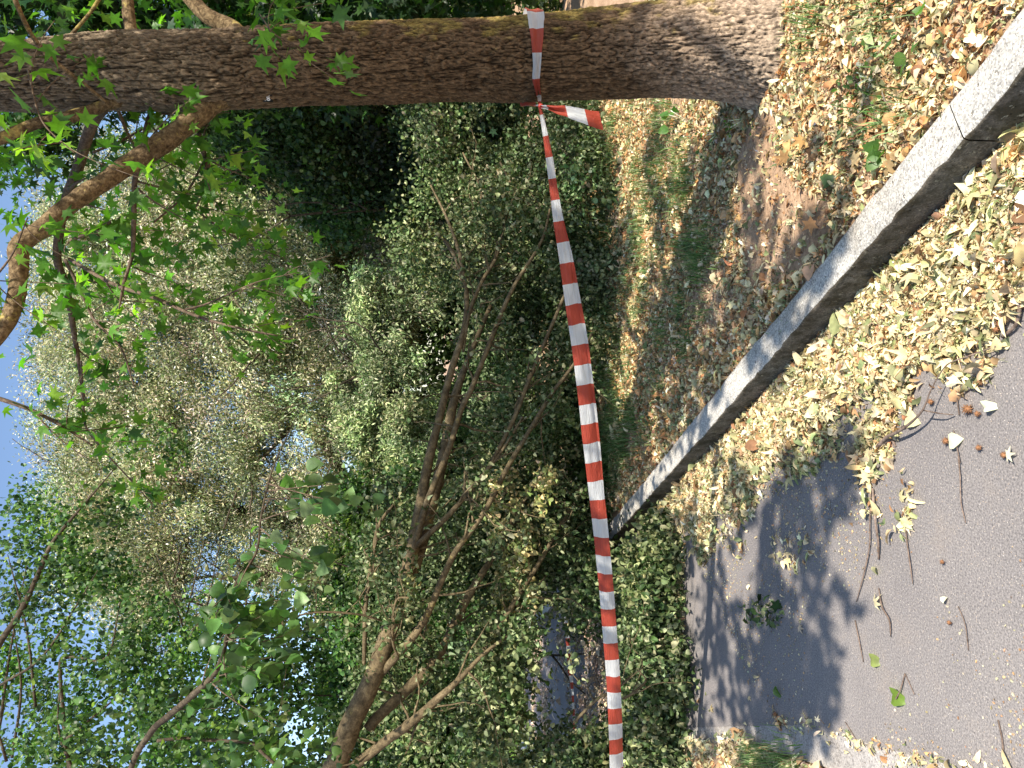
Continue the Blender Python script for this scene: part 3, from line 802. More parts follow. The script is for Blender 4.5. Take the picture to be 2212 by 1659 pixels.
ribbon(wq[:, :3], uv_*np.maximum(wq[:, 3:4], .008), sw*1.0+.08, 'trunk_wrap', tape, 9, .02, .005, seed=8)
# knot and hanging tail
kn_ = MB(); kc = PD(1168, 229, 2.97)
for a in range(3):
    th_ = np.linspace(0, 2*np.pi, 14); ax = rdir(1)[0]; bx = nz(np.cross(ax, rdir(1)[0])); cx_ = np.cross(ax, bx)
    kn_.tube(kc+np.outer(np.cos(th_), bx)*.010+np.outer(np.sin(th_), cx_)*.008, .0055, 7, uv=None) if False else kn_.tube(kc+np.outer(np.cos(th_), bx)*.007+np.outer(np.sin(th_), cx_)*.006, .004, 7)
kn_.build('knot', plain('tape_red', (.5, .04, .03), .35, .5), tape, smooth=True)
tl = [(1168, 230, 2.97, 7), (1184, 232, 2.96, 11), (1205, 238, 2.95, 20), (1225, 242, 2.95, 26), (1250, 249, 2.94, 32), (1275, 256, 2.94, 37), (1298, 262, 2.95, 41)]
q = spline([[*PD(x, y, d), wd/1600*d] for (x, y, d, wd) in tl], 8)
s = np.concatenate([[0], np.cumsum(np.linalg.norm(np.diff(q[:, :3], axis=0), axis=1))])
wd_ = np.tile(nz(np.array([1, -.12, .28])), (len(q), 1))*q[:, 3:4]
ribbon(q[:, :3], wd_, s*1.22+.065, 'loose_end', tape, 11, .08, .016, seed=12)

# far tape
tape2 = thing('barrier_tape', 'distant narrow strip of red and white tape behind the fallen branches', 'barrier tape', PD(1226, 1378, 7.2))
q = spline([[*PD(x, y, d), wd/1600*d] for (x, y, d, wd) in [(1222, 1330, 7.0, 8), (1226, 1378, 7.0, 9), (1232, 1450, 7.0, 9), (1237, 1500, 7.05, 5), (1240, 1560, 7.1, 4), (1242, 1659, 7.2, 5), (1242, 1800, 7.4, 6)]], 8)
s = np.concatenate([[0], np.cumsum(np.linalg.norm(np.diff(q[:, :3], axis=0), axis=1))])
tt = nz(np.gradient(q[:, :3], axis=0)); upv = nz(np.cross(tt, nz(q[:, :3]-CAMP))); upv = np.where(upv[:, 2:3] < 0, -upv, upv)
ribbon(q[:, :3], upv*q[:, 3:4], s*1.4, 'span', tape2, 4, .1, .003, seed=14)

# ------------------------------------------------------------------ fallen limb with its wilted crown
fal = thing('fallen_branch', 'long forked branch sweeping down from the left with wilted leaves across the road', 'fallen branch', PD(812, 1450, 4.7))
FB = [
    [(560, 1990, 4.7, 70), (640, 1830, 4.6, 64), (722, 1659, 4.6, 56), (760, 1560, 4.65, 52), (790, 1500, 4.7, 49), (815, 1440, 4.75, 46), (850, 1330, 4.85, 40), (885, 1215, 5.0, 35), (905, 1110, 5.15, 28), (925, 1000, 5.3, 23), (950, 900, 5.45, 19), (975, 800, 5.6, 17), (1000, 720, 5.75, 14), (1008, 640, 5.9, 12), (990, 540, 6.1, 9), (960, 460, 6.3, 6), (930, 400, 6.4, 4)],
    [(880, 1260, 5.0, 22), (905, 1200, 5.1, 26), (955, 1000, 5.6, 27), (980, 870, 5.9, 22), (1010, 780, 6.1, 15), (1060, 660, 6.3, 10)],
    [(740, 1690, 4.6, 26), (760, 1659, 4.6, 24), (836, 1599, 4.55, 22), (886, 1563, 4.5, 21), (946, 1509, 4.5, 18), (983, 1476, 4.5, 14), (1060, 1400, 4.6, 8), (1140, 1350, 4.8, 5)],
    [(795, 1575, 4.7, 26), (816, 1549, 4.72, 27), (886, 1483, 4.8, 26), (926, 1439, 4.85, 25), (953, 1406, 4.9, 23), (986, 1339, 5.0, 22), (1020, 1273, 5.1, 19), (1073, 1189, 5.3, 14), (1120, 1100, 5.5, 10), (1180, 1010, 5.7, 6)],
    [(825, 1455, 4.75, 16), (843, 1433, 4.72, 19), (886, 1383, 4.7, 19), (920, 1333, 4.7, 17), (953, 1256, 4.75, 16), (986, 1189, 4.85, 15), (1046, 1106, 5.0, 13), (1100, 1003, 5.2, 12), (1150, 920, 5.3, 11), (1190, 853, 5.4, 10), (1240, 786, 5.5, 7), (1280, 720, 5.6, 4)],
    [(885, 1200, 5.0, 17), (896, 1183, 5.0, 17), (916, 1106, 5.1, 16), (940, 1040, 5.15, 15), (970, 970, 5.2, 14), (996, 886, 5.3, 14), (1020, 836, 5.35, 13), (1053, 753, 5.5, 12), (1086, 670, 5.6, 11), (1115, 610, 5.7, 9), (1170, 520, 5.9, 7), (1190, 440, 6.0, 5), (1195, 400, 6.0, 3)],
    [(898, 1180, 5.0, 13), (970, 1112, 5.0, 13), (1040, 1030, 5.2, 10), (1080, 980, 5.3, 8), (1130, 900, 5.4, 5)],
    [(1000, 760, 5.7, 7), (1013, 680, 5.8, 9), (1040, 610, 5.9, 9), (1073, 553, 6.0, 8), (1090, 480, 6.1, 6), (1120, 400, 6.2, 4)],
    [(1040, 1040, 5.2, 10), (1106, 913, 5.4, 11), (1150, 803, 5.5, 10), (1216, 646, 5.8, 8), (1250, 560, 6.0, 5)],
    [(1033, 1419, 5.0, 11), (1066, 1375, 5.0, 13), (1106, 1310, 5.1, 13), (1166, 1213, 5.3, 11), (1216, 1126, 5.5, 8), (1260, 1060, 5.7, 5)],
    [(786, 1439, 5.4, 9), (788, 1370, 5.5, 11), (790, 1306, 5.6, 11), (806, 1196, 5.8, 11), (820, 1133, 5.9, 10), (850, 1090, 6.0, 7), (890, 1040, 6.2, 4)],
    [(960, 520, 6.2, 7), (985, 560, 6.1, 9), (1002, 620, 5.95, 9)],
    [(860, 1420, 4.5, 6), (848, 1380, 4.45, 6), (855, 1300, 4.4, 5), (885, 1290, 4.4, 4)],
    [(843, 1350, 4.7, 4), (790, 1330, 4.6, 5), (700, 1322, 4.5, 5), (640, 1332, 4.45, 4), (600, 1360, 4.4, 2)],
    [(1240, 1560, 4.5, 7), (1290, 1510, 4.4, 7), (1330, 1490, 4.4, 5), (1390, 1440, 4.4, 3)],
    [(1345, 1510, 4.45, 7), (1370, 1495, 4.45, 7), (1395, 1470, 4.5, 5), (1380, 1450, 4.5, 3)],
    [(1000, 330, 6.6, 4), (1040, 420, 6.4, 5), (1000, 470, 6.3, 5)],
    [(1080, 350, 6.4, 4), (1120, 420, 6.3, 7), (1200, 480, 6.2, 5), (1240, 560, 6.0, 3)],
]
fq = []
for k, pth in enumerate(FB):
    mb, q = pxtube(pth, 14 if k < 6 else 8, 8, .07, 40+k, zmin=.06); fq.append(q)
    mb.build('limb', M_BARK_SMOOTH, fal, smooth=True)
ft = MB(); ftips = []
for k, q in enumerate(fq):
    for _ in range(13 if k < 14 else 4):
        i_ = random.randrange(len(q)//4, len(q)-1); p0 = q[i_, :3]; d = rdir(1, (.6, .9, -.3))[0]; ln = random.uniform(.3, .7)
        s = [p0]
        for t in range(7):
            d = nz(d+rng.normal(size=3)*.22+np.array([0, 0, -.07])); s.append(s[-1]+d*ln/7)
        s = np.array(s); s[:, 2] = np.maximum(s[:, 2], .06)
        ft.tube(s, np.linspace(max(.003, min(.009, q[i_, 3]*.5)), .0015, len(s)), 6); ftips.append(s)
ft.build('twigs', M_BARK_SMOOTH, fal, smooth=True)
WILT = [(.11, .15, .06), (.18, .215, .10), (.055, .09, .03), (.34, .36, .20), (.04, .075, .02)]
WILTY = [(.48, .42, .20), (.34, .35, .15), (.20, .26, .09), (.58, .50, .26)]
ff = MB()
def region_clumps(n, xr, yr, dr, rr, cond=None):
    out = []
    while len(out) < n:
        x = rng.uniform(*xr); y = rng.uniform(*yr); d = rng.uniform(*dr)
        if cond is None or cond(x, y): out.append((x, y, d, rng.uniform(*rr)))
    return out
spec = region_clumps(95, (1010, 1300), (225, 1120), (6.1, 7.6), (.18, .4))
spec += region_clumps(40, (880, 1200), (230, 620), (6.8, 8.4), (.2, .42))
spec += region_clumps(36, (1180, 1330), (240, 900), (5.7, 6.6), (.1, .22))
spec += region_clumps(70, (1060, 1320), (1080, 1659), (5.4, 7.0), (.16, .36), lambda x, y: not (1110 < x < 1340 and 1290 < y < 1600))
spec += region_clumps(16, (1020, 1130), (1330, 1700), (4.5, 5.2), (.12, .22))
spec += region_clumps(60, (800, 1120), (1050, 1700), (5.6, 7.6), (.2, .4))
spec += region_clumps(12, (830, 1060), (1150, 1500), (4.6, 5.0), (.08, .14))
spec += region_clumps(26, (1230, 1320), (1600, 1780), (4.7, 5.3), (.12, .2))
c, r = pclumps(spec)
clump_leaves(ff, T_WILT, c, r*1.1, 430, .043, WILT, [3, 3, 2.5, .9, 2], axb=(0, 0, -.8), nb=(.3, -.4, .5), gap=.95, gs=2.6, zmin=.05)
spec = region_clumps(95, (1335, 1470), (1090, 1700), (4.6, 5.4), (.14, .26), lambda x, y: y > 1150+.55*(1470-x)*0 and (y > 1210 or x > 1400))     # leaves lying on the road
c, r = pclumps(spec); c[:, 2] = np.clip(c[:, 2], .04, .28)
clump_leaves(ff, T_WILT, c, r, 260, .044, WILT, [3, 3, 2.5, 2, 1.5], nb=(0, 0, .8), squash=(1, 1, .45), zmin=.03)
for s in ftips:
    leaves_on(np.hstack([s, s[:, :1]]), 24, .08, .043, WILT, T_WILT, mb=ff, nb=(.3, -.4, .5))
spec = region_clumps(34, (1050, 1190), (1020, 1220), (5.0, 5.8), (.04, .09))+region_clumps(7, (1070, 1180), (1200, 1300), (5.1, 5.5), (.05, .10))+region_clumps(5, (860, 885), (1240, 1300), (4.85, 4.9), (.04, .06))
c, r = pclumps(spec)
clump_leaves(ff, T_WILT, c, r*1.3, 34, .042, WILTY, None, nb=(.3, -.5, .6))
ff.build('foliage', M_WILT, fal, col=True)

# ------------------------------------------------------------------ generic background tree
def grow(mb, p, d, ln, r, lev, tips, wob=.15, kids=3, up=.05):
    n = 7; s = [p]; 
    for t in range(n):
        d = nz(d+rng.normal(size=3)*wob+np.array([0, 0, up])); s.append(s[-1]+d*ln/n)
    s = np.array(s); mb.tube(s, np.linspace(r, r*.55, n+1), 8 if lev else 5)
    if lev == 0: tips.append(s[-1]); return
    for k in range(kids):
        i_ = random.randrange(3, n+1) if k else n
        dd = nz(d+rng.normal(size=3)*.75+np.array([0, 0, .1])); grow(mb, s[i_], dd, ln*random.uniform(.6, .8), r*.5, lev-1, tips, wob, kids, up)
def bgtree(name, label, base, stems, blobs, tmpl, nleaf, size, cols, wts=None, mat=M_LEAF, bark=M_BARK_DARK, gap=.5, gs=1.2, axb=(0, 0, -.6), nb=(.3, -.4, .9), sub=10, subr=.36, group=None, var=.18, sq=(1, 1, .7)):
    """blobs rows: x,y,z,r world; each blob is filled with smaller leaf clumps"""
    t = thing(name, label, 'tree', base, group)
    mb = MB(); tips = []
    for st in stems: 
        q = spline(st, 6); mb.tube(q[:, :3], q[:, 3], 10, True, None, .1, 3)
        for _ in range(6):
            i_ = random.randrange(len(q)//3, len(q)); grow(mb, q[i_, :3], rdir(1, (0, 0, .6))[0], random.uniform(.8, 1.6), q[i_, 3]*.55, 1, tips)
    mb.build('trunk', bark, t, smooth=True)
    cs = []; rs = []
    for (x, y, z, r_) in blobs:
        k = int(sub*(r_**2))+2
        d = rdir(k)*((.35+.65*rng.random((k, 1)))**.6)*r_*np.array([1, 1, .85])
        cs.append(np.array([x, y, z])+d); rs.append(np.full(k, subr)*rng.uniform(.6, 1.4, k))
    cs = np.concatenate(cs); rs = np.concatenate(rs)
    lf = MB(); n_each = nleaf/len(cs)
    clump_leaves(lf, tmpl, cs, rs, n_each, size, cols, wts, axb, nb, gap=gap, gs=gs, zmin=.1, var=var, squash=sq)
    lf.build('crown', mat, t, col=True); return t
def B(spec):
    return [(*PD(x, y, d), r) for (x, y, d, r) in spec]

# pale narrow-leaved tree across the middle
PALE = [(.47, .45, .28), (.33, .36, .19), (.18, .24, .09), (.62, .56, .40), (.07, .11, .04)]
wil = B([(230, 450, 13, 1.5), (330, 560, 12.5, 1.6), (260, 700, 13, 1.6), (420, 620, 12, 1.4), (380, 800, 12.5, 1.6), (250, 850, 13, 1.2), (300, 1000, 13, 1.5), (220, 1060, 13, 1.0), (440, 950, 12.5, 1.4), (350, 1120, 13, 1.2), (270, 1230, 13, 1.1), (400, 1250, 13, 1.0), (520, 820, 12, 1.3), (540, 650, 11.5, 1.2), (620, 740, 11.5, 1.1), (560, 980, 12.5, 1.0), (640, 900, 12, 1.0), (520, 500, 12, 1.2), (400, 430, 12.5, 1.2), (640, 560, 11.5, 1.2), (300, 1300, 13.5, .7), (480, 1190, 13, .8), (660, 1050, 12.5, .7), (720, 620, 11, 1.1), (700, 480, 11.5, 1.1), (180, 560, 14, 1.1), (170, 760, 14, 1.0), (180, 930, 14, 1.0), (190, 1090, 14, .9), (240, 1180, 13.5, .9), (330, 1220, 13, .9), (600, 430, 12, 1.1), (480, 400, 12.5, 1.0), (340, 1330, 13.5, .7), (700, 560, 11.5, .9), (760, 640, 11, .7), (620, 440, 11.5, 1.0), (560, 360, 12, .9), (800, 520, 11, .7), (640, 1180, 13, .55), (730, 1190, 12.8, .45), (560, 1250, 13, .6), (680, 1260, 13, .4), (760, 560, 11, .8), (860, 500, 10.8, .6), (880, 600, 10.6, .5), (690, 1150, 13, .6), (650, 1230, 13, .6), (720, 1130, 12.5, .5), (600, 1160, 13, .6), (560, 1100, 13, .6), (760, 1040, 12.5, .5), (500, 1050, 13, .7)])
bx, by, _ = PD(1000, 1060, 13)
st = [[(bx, by, 0, .22), (*PD(860, 1080, 13), .2), (*PD(700, 1130, 13), .15), (*PD(560, 1120, 13), .12), (*PD(420, 1060, 13), .08), (*PD(300, 980, 13), .04)],
      [(*PD(700, 1130, 13), .1), (*PD(620, 1200, 13), .08), (*PD(520, 1260, 13.2), .05), (*PD(400, 1300, 13.2), .03)],
      [(*PD(780, 1110, 13), .12), (*PD(700, 960, 12.6), .1), (*PD(600, 880, 12.5), .07), (*PD(450, 760, 12.5), .04)],
      [(*PD(840, 1080, 13), .1), (*PD(760, 800, 12), .08), (*PD(600, 600, 12), .05), (*PD(400, 480, 12), .03)]]
bgtree('willow_tree', 'tall pale silvery-green tree with fine narrow leaves filling the middle', (bx, by, 0), st, wil, T_WILLOW, 680000, .066, PALE, [3, 3, 3, 2.0, 2.2], M_WILLOW, M_BARK_DARK, .64, 1.0, (0, 0, -.3), (.45, -.6, .5), 30, .36, var=.38)
# brighter leafy shrub tree in front of it
shr = B([(800, 700, 9.5, .55), (860, 760, 9.3, .5), (790, 820, 9.4, .55), (850, 870, 9.2, .55), (800, 930, 9.4, .5), (860, 980, 9.2, .5), (820, 1030, 9.3, .45), (900, 900, 9, .45), (900, 1000, 9, .4), (870, 640, 9.5, .4), (760, 740, 9.6, .3)])
bx, by, _ = PD(1000, 860, 9.4)
bgtree('leafy_shrub', 'bright yellow-green leafy bush in full sun above the fallen branch', (bx, by, 0), [[(bx, by, .1, .05), (*PD(950, 860, 9.4), .04), (*PD(860, 850, 9.4), .03), (*PD(800, 800, 9.4), .02)]], shr, T_WILLOW, 110000, .062, [(.27, .34, .16), (.16, .23, .09), (.44, .46, .28), (.05, .09, .03)], None, M_WILLOW, M_BARK_DARK, .62, 1.8, (0, 0, -.4), (.5, -.6, .6), 40, .20, var=.3)
# mid green shade trees behind the trunk
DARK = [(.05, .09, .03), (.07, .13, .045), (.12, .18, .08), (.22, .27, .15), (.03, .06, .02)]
t3 = B([(700, 300, 9.5, .9), (620, 260, 9.2, .8), (820, 300, 9.5, .9), (760, 360, 9.8, .6), (880, 380, 9.5, .6), (580, 290, 10, .6), (950, 300, 9.2, .7), (500, 270, 10, .5), (870, 200, 9, .8), (1000, 200, 9, .7)])
bx, by, _ = PD(1150, 330, 10)
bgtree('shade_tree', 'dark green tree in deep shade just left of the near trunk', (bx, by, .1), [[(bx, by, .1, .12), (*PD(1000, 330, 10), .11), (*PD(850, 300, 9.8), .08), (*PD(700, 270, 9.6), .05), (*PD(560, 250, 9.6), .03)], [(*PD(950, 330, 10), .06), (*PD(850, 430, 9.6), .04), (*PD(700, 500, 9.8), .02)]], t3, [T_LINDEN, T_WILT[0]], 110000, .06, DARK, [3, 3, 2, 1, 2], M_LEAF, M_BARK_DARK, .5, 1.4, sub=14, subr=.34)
t4 = B([(600, 10, 7.5, .9), (700, -20, 7.2, .9), (800, 0, 7.5, .9), (900, -30, 7.2, .8), (1000, 0, 7.6, .8), (520, -40, 7.5, .9), (400, -60, 7.5, 1.0), (250, -40, 7.5, 1.0), (100, 0, 7.5, 1.0), (1060, -40, 7.4, .5), (350, 10, 8, .7), (180, 100, 8, .8), (30, -60, 7, .9), (90, 300, 8.2, .8)])
bx, by, _ = PD(1150, -150, 7.6)
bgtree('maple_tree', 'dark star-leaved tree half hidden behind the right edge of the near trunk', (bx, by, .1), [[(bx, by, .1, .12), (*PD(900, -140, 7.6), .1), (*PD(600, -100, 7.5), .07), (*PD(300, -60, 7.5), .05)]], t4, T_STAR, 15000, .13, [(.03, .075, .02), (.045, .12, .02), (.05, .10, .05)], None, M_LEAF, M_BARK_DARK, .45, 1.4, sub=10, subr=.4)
# left linden whose limb came down
lx, ly = -4.3, 4.75
LIND = [(.055, .125, .035), (.09, .18, .05), (.17, .27, .09), (.03, .07, .025)]
lind = thing('linden_tree', 'broad-leaved tree overhanging from the left with heart-shaped leaves', 'tree', (lx, ly, 0))
mb = MB(); q = spline([(lx, ly, -.02, .24), (lx, ly, .5, .19), (lx+.05, ly, 2, .17), (lx, ly, 4, .15), (lx-.1, ly+.1, 7, .1)], 10)
mb.tube(q[:, :3], q[:, 3], 20, True, None, .12, 9); mb.build('trunk', M_BARK_LIMB, lind, smooth=True)
ltips = []
for k, pth in enumerate([
    [(230, 1980, 4.0, 22), (275, 1690, 3.5, 15), (322, 1588, 3.3, 15), (360, 1550, 3.2, 16), (400, 1516, 3.1, 15), (440, 1480, 3.0, 14), (467, 1449, 2.95, 12), (482, 1410, 2.9, 12), (490, 1373, 2.85, 11), (497, 1310, 2.8, 9), (510, 1260, 2.8, 8), (553, 1195, 2.75, 6), (565, 1110, 2.7, 5), (590, 1010, 2.7, 4), (640, 900, 2.7, 2)],
    [(-60, 1500, 6, 16), (0, 1389, 6, 15), (43, 1323, 6, 14), (83, 1239, 6, 11), (113, 1173, 6, 10), (167, 1106, 6, 7), (247, 1013, 6, 3)],
    [(160, 1760, 6, 9), (130, 1460, 6, 8), (150, 1420, 6, 7), (230, 1420, 6, 5), (260, 1300, 6, 3)],
    [(340, 1600, 3.6, 8), (390, 1595, 3.6, 8), (440, 1598, 3.6, 8), (560, 1610, 3.6, 8), (600, 1659, 3.7, 8)],
    [(170, 1700, 5, 9), (140, 1610, 5, 8), (165, 1580, 5, 6), (260, 1500, 5, 4)],
    [(560, 1620, 3.4, 7), (620, 1680, 3.4, 9), (650, 1760, 3.5, 10)],
    [(0, 1480, 6.5, 6), (90, 1420, 6.5, 6), (170, 1300, 6.5, 4), (230, 1200, 6.5, 2)]]):
    lt, q = pxtube(pth, 8, 6, .06, 70+k); ltips.append((q, k)); lt.build('limb', M_BARK_DARK, lind, smooth=True)
for k in range(14):
    x0, y0 = rng.uniform(-40, 500), rng.uniform(1500, 1720); x1 = x0+rng.uniform(-80, 160); y1 = y0-rng.uniform(200, 420); dd = rng.uniform(6.5, 8.5)
    mb, _ = pxtube([(x0, y0, dd, 7), ((x0+x1)/2+rng.uniform(-30, 30), (y0+y1)/2, dd, 5), (x1, y1, dd, 2)], 6, 6, .05, 90+k); mb.build('limb', M_BARK_DARK, lind, smooth=True)
lf = MB()
q = ltips[0][0]
for _ in range(40):
    tw2 = MB()
    i_ = random.randrange(len(q)//5, len(q)-1); d = rdir(1, (.2, 0, -.7))[0]; ln = random.uniform(.12, .34)
    s = np.array([q[i_, :3]+d*ln*t+np.array([0, 0, -.08*t*t]) for t in np.linspace(0, 1, 5)])
    tw2.tube(s, np.linspace(.003, .001, 5), 5)
    tw2.build('twig', M_TWIG, lind, smooth=True)
    leaves_on(np.hstack([s, s[:, :1]]), 9, .05, .062, [(.08, .18, .05), (.12, .24, .07), (.20, .32, .13), (.06, .12, .045)], [T_LINDEN, T_LINDEN2], mb=lf)
for (q, k) in ltips[1:]:
    leaves_on(q, 260, .30, .05, LIND, [T_LINDEN, T_LINDEN2], mb=lf)
spec = [(30, 1230, 8, .45), (60, 1150, 8, .35), (110, 1260, 8, .4), (30, 1330, 8, .4), (170, 1180, 8, .4), (130, 1130, 8, .35), (180, 1240, 8, .35), (240, 1120, 8, .3), (220, 1210, 8, .35), (70, 1400, 8, .4), (120, 1380, 8, .3), (260, 1260, 8, .3), (20, 1450, 8, .5), (300, 1380, 7.5, .5), (350, 1440, 7.5, .5), (260, 1450, 7.5, .4), (180, 1520, 7, .4), (250, 1580, 7, .5), (330, 1540, 7, .6), (150, 1620, 7, .4), (60, 1560, 7.5, .4), (60, 1640, 7, .4), (420, 1400, 7.5, .5), (480, 1480, 7, .5), (420, 1580, 7, .6), (540, 1420, 7.5, .5), (560, 1560, 7, .6), (620, 1480, 7.5, .5), (640, 1620, 7, .5), (500, 1330, 8, .4), (660, 1400, 8, .45), (720, 1500, 8, .5), (700, 1350, 8.5, .4), (600, 1340, 8.5, .3), (770, 1430, 8, .4), (350, 1340, 8, .35), (100, 1500, 8, .3), (330, 1640, 6, .5), (480, 1640, 6, .5), (200, 1660, 6, .3), (740, 1600, 7, .45), (60, 1080, 8.5, .3), (300, 1080, 8.5, .22), (330, 940, 8, .3), (380, 980, 8, .22), (280, 960, 8, .2)]
c, r = pclumps(spec)
clump_leaves(lf, [T_LINDEN, T_LINDEN2], c, r*.95, 620, .046, LIND, None, gap=.80, gs=3.0)
lf.build('foliage', M_LEAF, lind, col=True)
# leafy bush under the branch at the left
bsh = B([(800, 1250, 8, .5), (850, 1350, 7.8, .55), (880, 1500, 7.6, .6), (900, 1620, 7.5, .6), (960, 1200, 7.8, .5), (970, 1400, 7.4, .5), (990, 1560, 7.2, .5), (820, 1600, 7.8, .5), (1040, 1260, 7.5, .4), (1040, 1680, 7, .4), (780, 1120, 8.5, .35), (900, 1120, 8.2, .4), (740, 1260, 8.4, .4), (820, 1460, 8, .45), (960, 1680, 7, .5), (1000, 1480, 7.2, .25)])
bx, by, _ = PD(1100, 1290, 8)
bgtree('broadleaf_bush', 'dense green bush with glossy leaves behind the thick end of the fallen branch', (bx, by, 0), [[(bx, by, 0, .06), (*PD(1000, 1320, 8), .05), (*PD(900, 1400, 8), .04), (*PD(820, 1400, 8), .02)]], bsh, [T_LINDEN, T_LINDEN2], 90000, .05, [(.06, .13, .04), (.11, .20, .06), (.22, .30, .12), (.03, .06, .02)], [3, 3, 1, 2.5], M_LEAF, M_BARK_DARK, .55, 1.8, sub=20, subr=.26)
# far trees closing the view
FARG = [(.035, .065, .02), (.06, .10, .03), (.10, .14, .05), (.03, .05, .02)]
for k, (x, y, d, hgt, wdt, lab) in enumerate([
        (1130, 450, 19, 7.5, 2.6, 'far dark green tree behind the deep shade, left of the trunk'), (1130, 700, 21, 6.0, 2.6, 'far green tree low behind the pale willow\'s right half'), (1130, 950, 20, 3.6, 2.2, 'low far green tree behind the fallen branch, mid picture'),
        (1130, 1150, 19, 3.3, 2.0, 'low far tree beneath the blue sky gaps'), (1110, 1330, 22, 5.0, 2.4, 'far green tree behind the upper part of the thick branch'), (1100, 1560, 26, 5.0, 3.0, 'far tree past the sunny lawn at the left'), (1130, 150, 15, 6.5, 2.4, 'far tree hidden mostly behind the near trunk'), (1130, -60, 15, 5.0, 2.4, 'far tree seen past the right flank of the trunk')]):
    bx, by, _ = PD(x, y, d)
    bl = [(bx+rng.uniform(-1, 1)*wdt*.6, by+rng.uniform(-1, 1)*.8, z, rng.uniform(.9, 1.3)) for z in np.arange(.8, hgt, .55) for _ in range(2)]
    bgtree('far_tree', lab, (bx, by, 0), [[(bx, by, -.02, .16), (bx, by, hgt*.5, .12), (bx, by, hgt*.85, .05)]], bl, T_SHORT, 17000, .16, FARG, None, M_LEAF, M_BARK_DARK, .3, .9, group='trees closing the view', sub=6, subr=.5)

ug = MB(); cs = []; rs = []
for _ in range(150):
    s_ = rng.uniform(4.5, 15); t_ = rng.uniform(.1, 9); q = kp(s_, t_)
    if q[1] < 5.9+.10*abs(q[0]): continue
    cs.append((q[0], q[1], rng.uniform(.1, .25+.09*(q[1]-5.5)))); rs.append(rng.uniform(.2, .5))
clump_leaves(ug, [T_WILT[0], T_WILT[1], T_LINDEN], cs, rs, 520, .055, [(.05, .10, .025), (.09, .15, .04), (.14, .19, .07), (.03, .055, .015)], None, gap=.6, gs=2, zmin=.14)
o = ug.build('undergrowth', M_LEAF, col=True); tag(o, 'low dark green undergrowth at the back of the verge', 'undergrowth', kind='stuff')
# ------------------------------------------------------------------ leaf litter, grass, weeds
LIT = [(.70, .57, .35), (.58, .49, .28), (.46, .42, .22), (.56, .36, .18), (.32, .18, .09), (.25, .28, .13), (.78, .68, .47)]
LW = [4, 4, 3, 1.6, 1.2, 2.2, 2.5]
LITV = LIT+[(.55, .30, .13), (.42, .21, .09), (.62, .42, .22)]; LWV = LW+[2.5, 2, 2.5]
def in_poly(px, py, poly):
    poly = np.array(poly, float); n = len(poly); ins = np.zeros(len(px), bool); j = n-1
    for i in range(n):
        c = ((poly[i, 1] > py) != (poly[j, 1] > py)) & (px < (poly[j, 0]-poly[i, 0])*(py-poly[i, 1])/(poly[j, 1]-poly[i, 1]+1e-12)+poly[i, 0])
        ins ^= c; j = i
    return ins
def scatter(poly_px, z, dens, noise_thr=-1, ns=3.0, seed=0, feather=.0):
    pw = np.array([G(x, y, z)[:2] for x, y in poly_px]); lo, hi = pw.min(0), pw.max(0)
    n = int(dens*np.prod(hi-lo)); P = rng.uniform(lo, hi, (n, 2)); P = P[in_poly(P[:, 0], P[:, 1], pw)]
    if noise_thr > -1:
        f = fbm(np.column_stack([P*ns, np.zeros(len(P))]), 3, seed); P = P[f+rng.normal(0, .12, len(P)) > noise_thr]
    return P
def nar(w, fold, curl, side, tw): return strip_leaf([0, .22, .5, .8, 1], [.01, w*.8, w, w*.7, .0], fold, curl, side, tw)
T_LIT = [nar(.13, .5, .7, .15, .5), nar(.16, .9, .4, -.2, -.7), nar(.10, .3, 1.1, .25, .9), nar(.20, 1.2, .8, -.1, .6), nar(.12, .6, .2, .1, -.4), nar(.26, .8, .9, .15, .8), nar(.17, .3, 1.3, -.3, -1.0),
         T_WILT[0], T_STAR[1], strip_leaf([0, .5, 1], [.012, .02, .008], .3, .5, .25, .3), strip_leaf([0, .5, 1], [.010, .016, .008], .3, .9, -.4, .3)]
def litter(name, sets, label):
    mb = MB()
    for (P, z, size, cols, wts, thick) in sets:
        n = len(P)
        if callable(z): z0 = z(P[:, 0], P[:, 1])
        else: z0 = np.full(n, float(z))
        pos = np.column_stack([P, z0+.006+thick*rng.random(n)**1.3])
        ax = rdir(n); ax[:, 2] *= .4
        add_leaves(mb, T_LIT, pos, ax, rdir(n, (.25, -.3, 2.0)), size*np.clip(np.exp(rng.normal(-.1, .42, n)), .35, 2.1), palette(n, cols, wts, .28))
    o = mb.build(name, M_DRY, col=True); tag(o, label, name.replace('_', ' '), kind='stuff'); return o
# heap along the foot of the kerb, on the asphalt
kface = lambda P: ((P-kb0)@kn) < -KW-.005
heap_poly = [(2230, 250), (2100, 330), (1960, 540), (1840, 680), (1660, 830), (1500, 1000), (1380, 1110), (1500, 1140), (1600, 1070), (1700, 975), (1790, 900), (1870, 850), (1960, 800), (2060, 760), (2230, 640)]
H1 = scatter(heap_poly, 0, 42000); H1 = H1[kface(H1)]
def heap_h(x, y):
    t = -((x-kb0[0])*kn[0]+(y-kb0[1])*kn[1])-KW
    return .028*(1-.8*np.exp(-np.clip(t, 0, 9)/.05))*np.exp(-np.clip(t, 0, 9)/.3)*(.7+.5*fbm(np.stack([x*4, y*4, x*0], -1), 2, 77))
H2 = scatter([(2230, 560), (2060, 730), (1960, 790), (1880, 840), (1850, 960), (1870, 1100), (1960, 1160), (1990, 1060), (1930, 960), (1990, 860), (2100, 850), (2230, 800)], 0, 12000, .0, 5, 5)
H3 = scatter([(1480, 1100), (1500, 1150), (1590, 1080), (1690, 980), (1860, 870), (1860, 960), (1700, 1040), (1600, 1130), (1520, 1220)], 0, 11000, -.1, 5, 6)
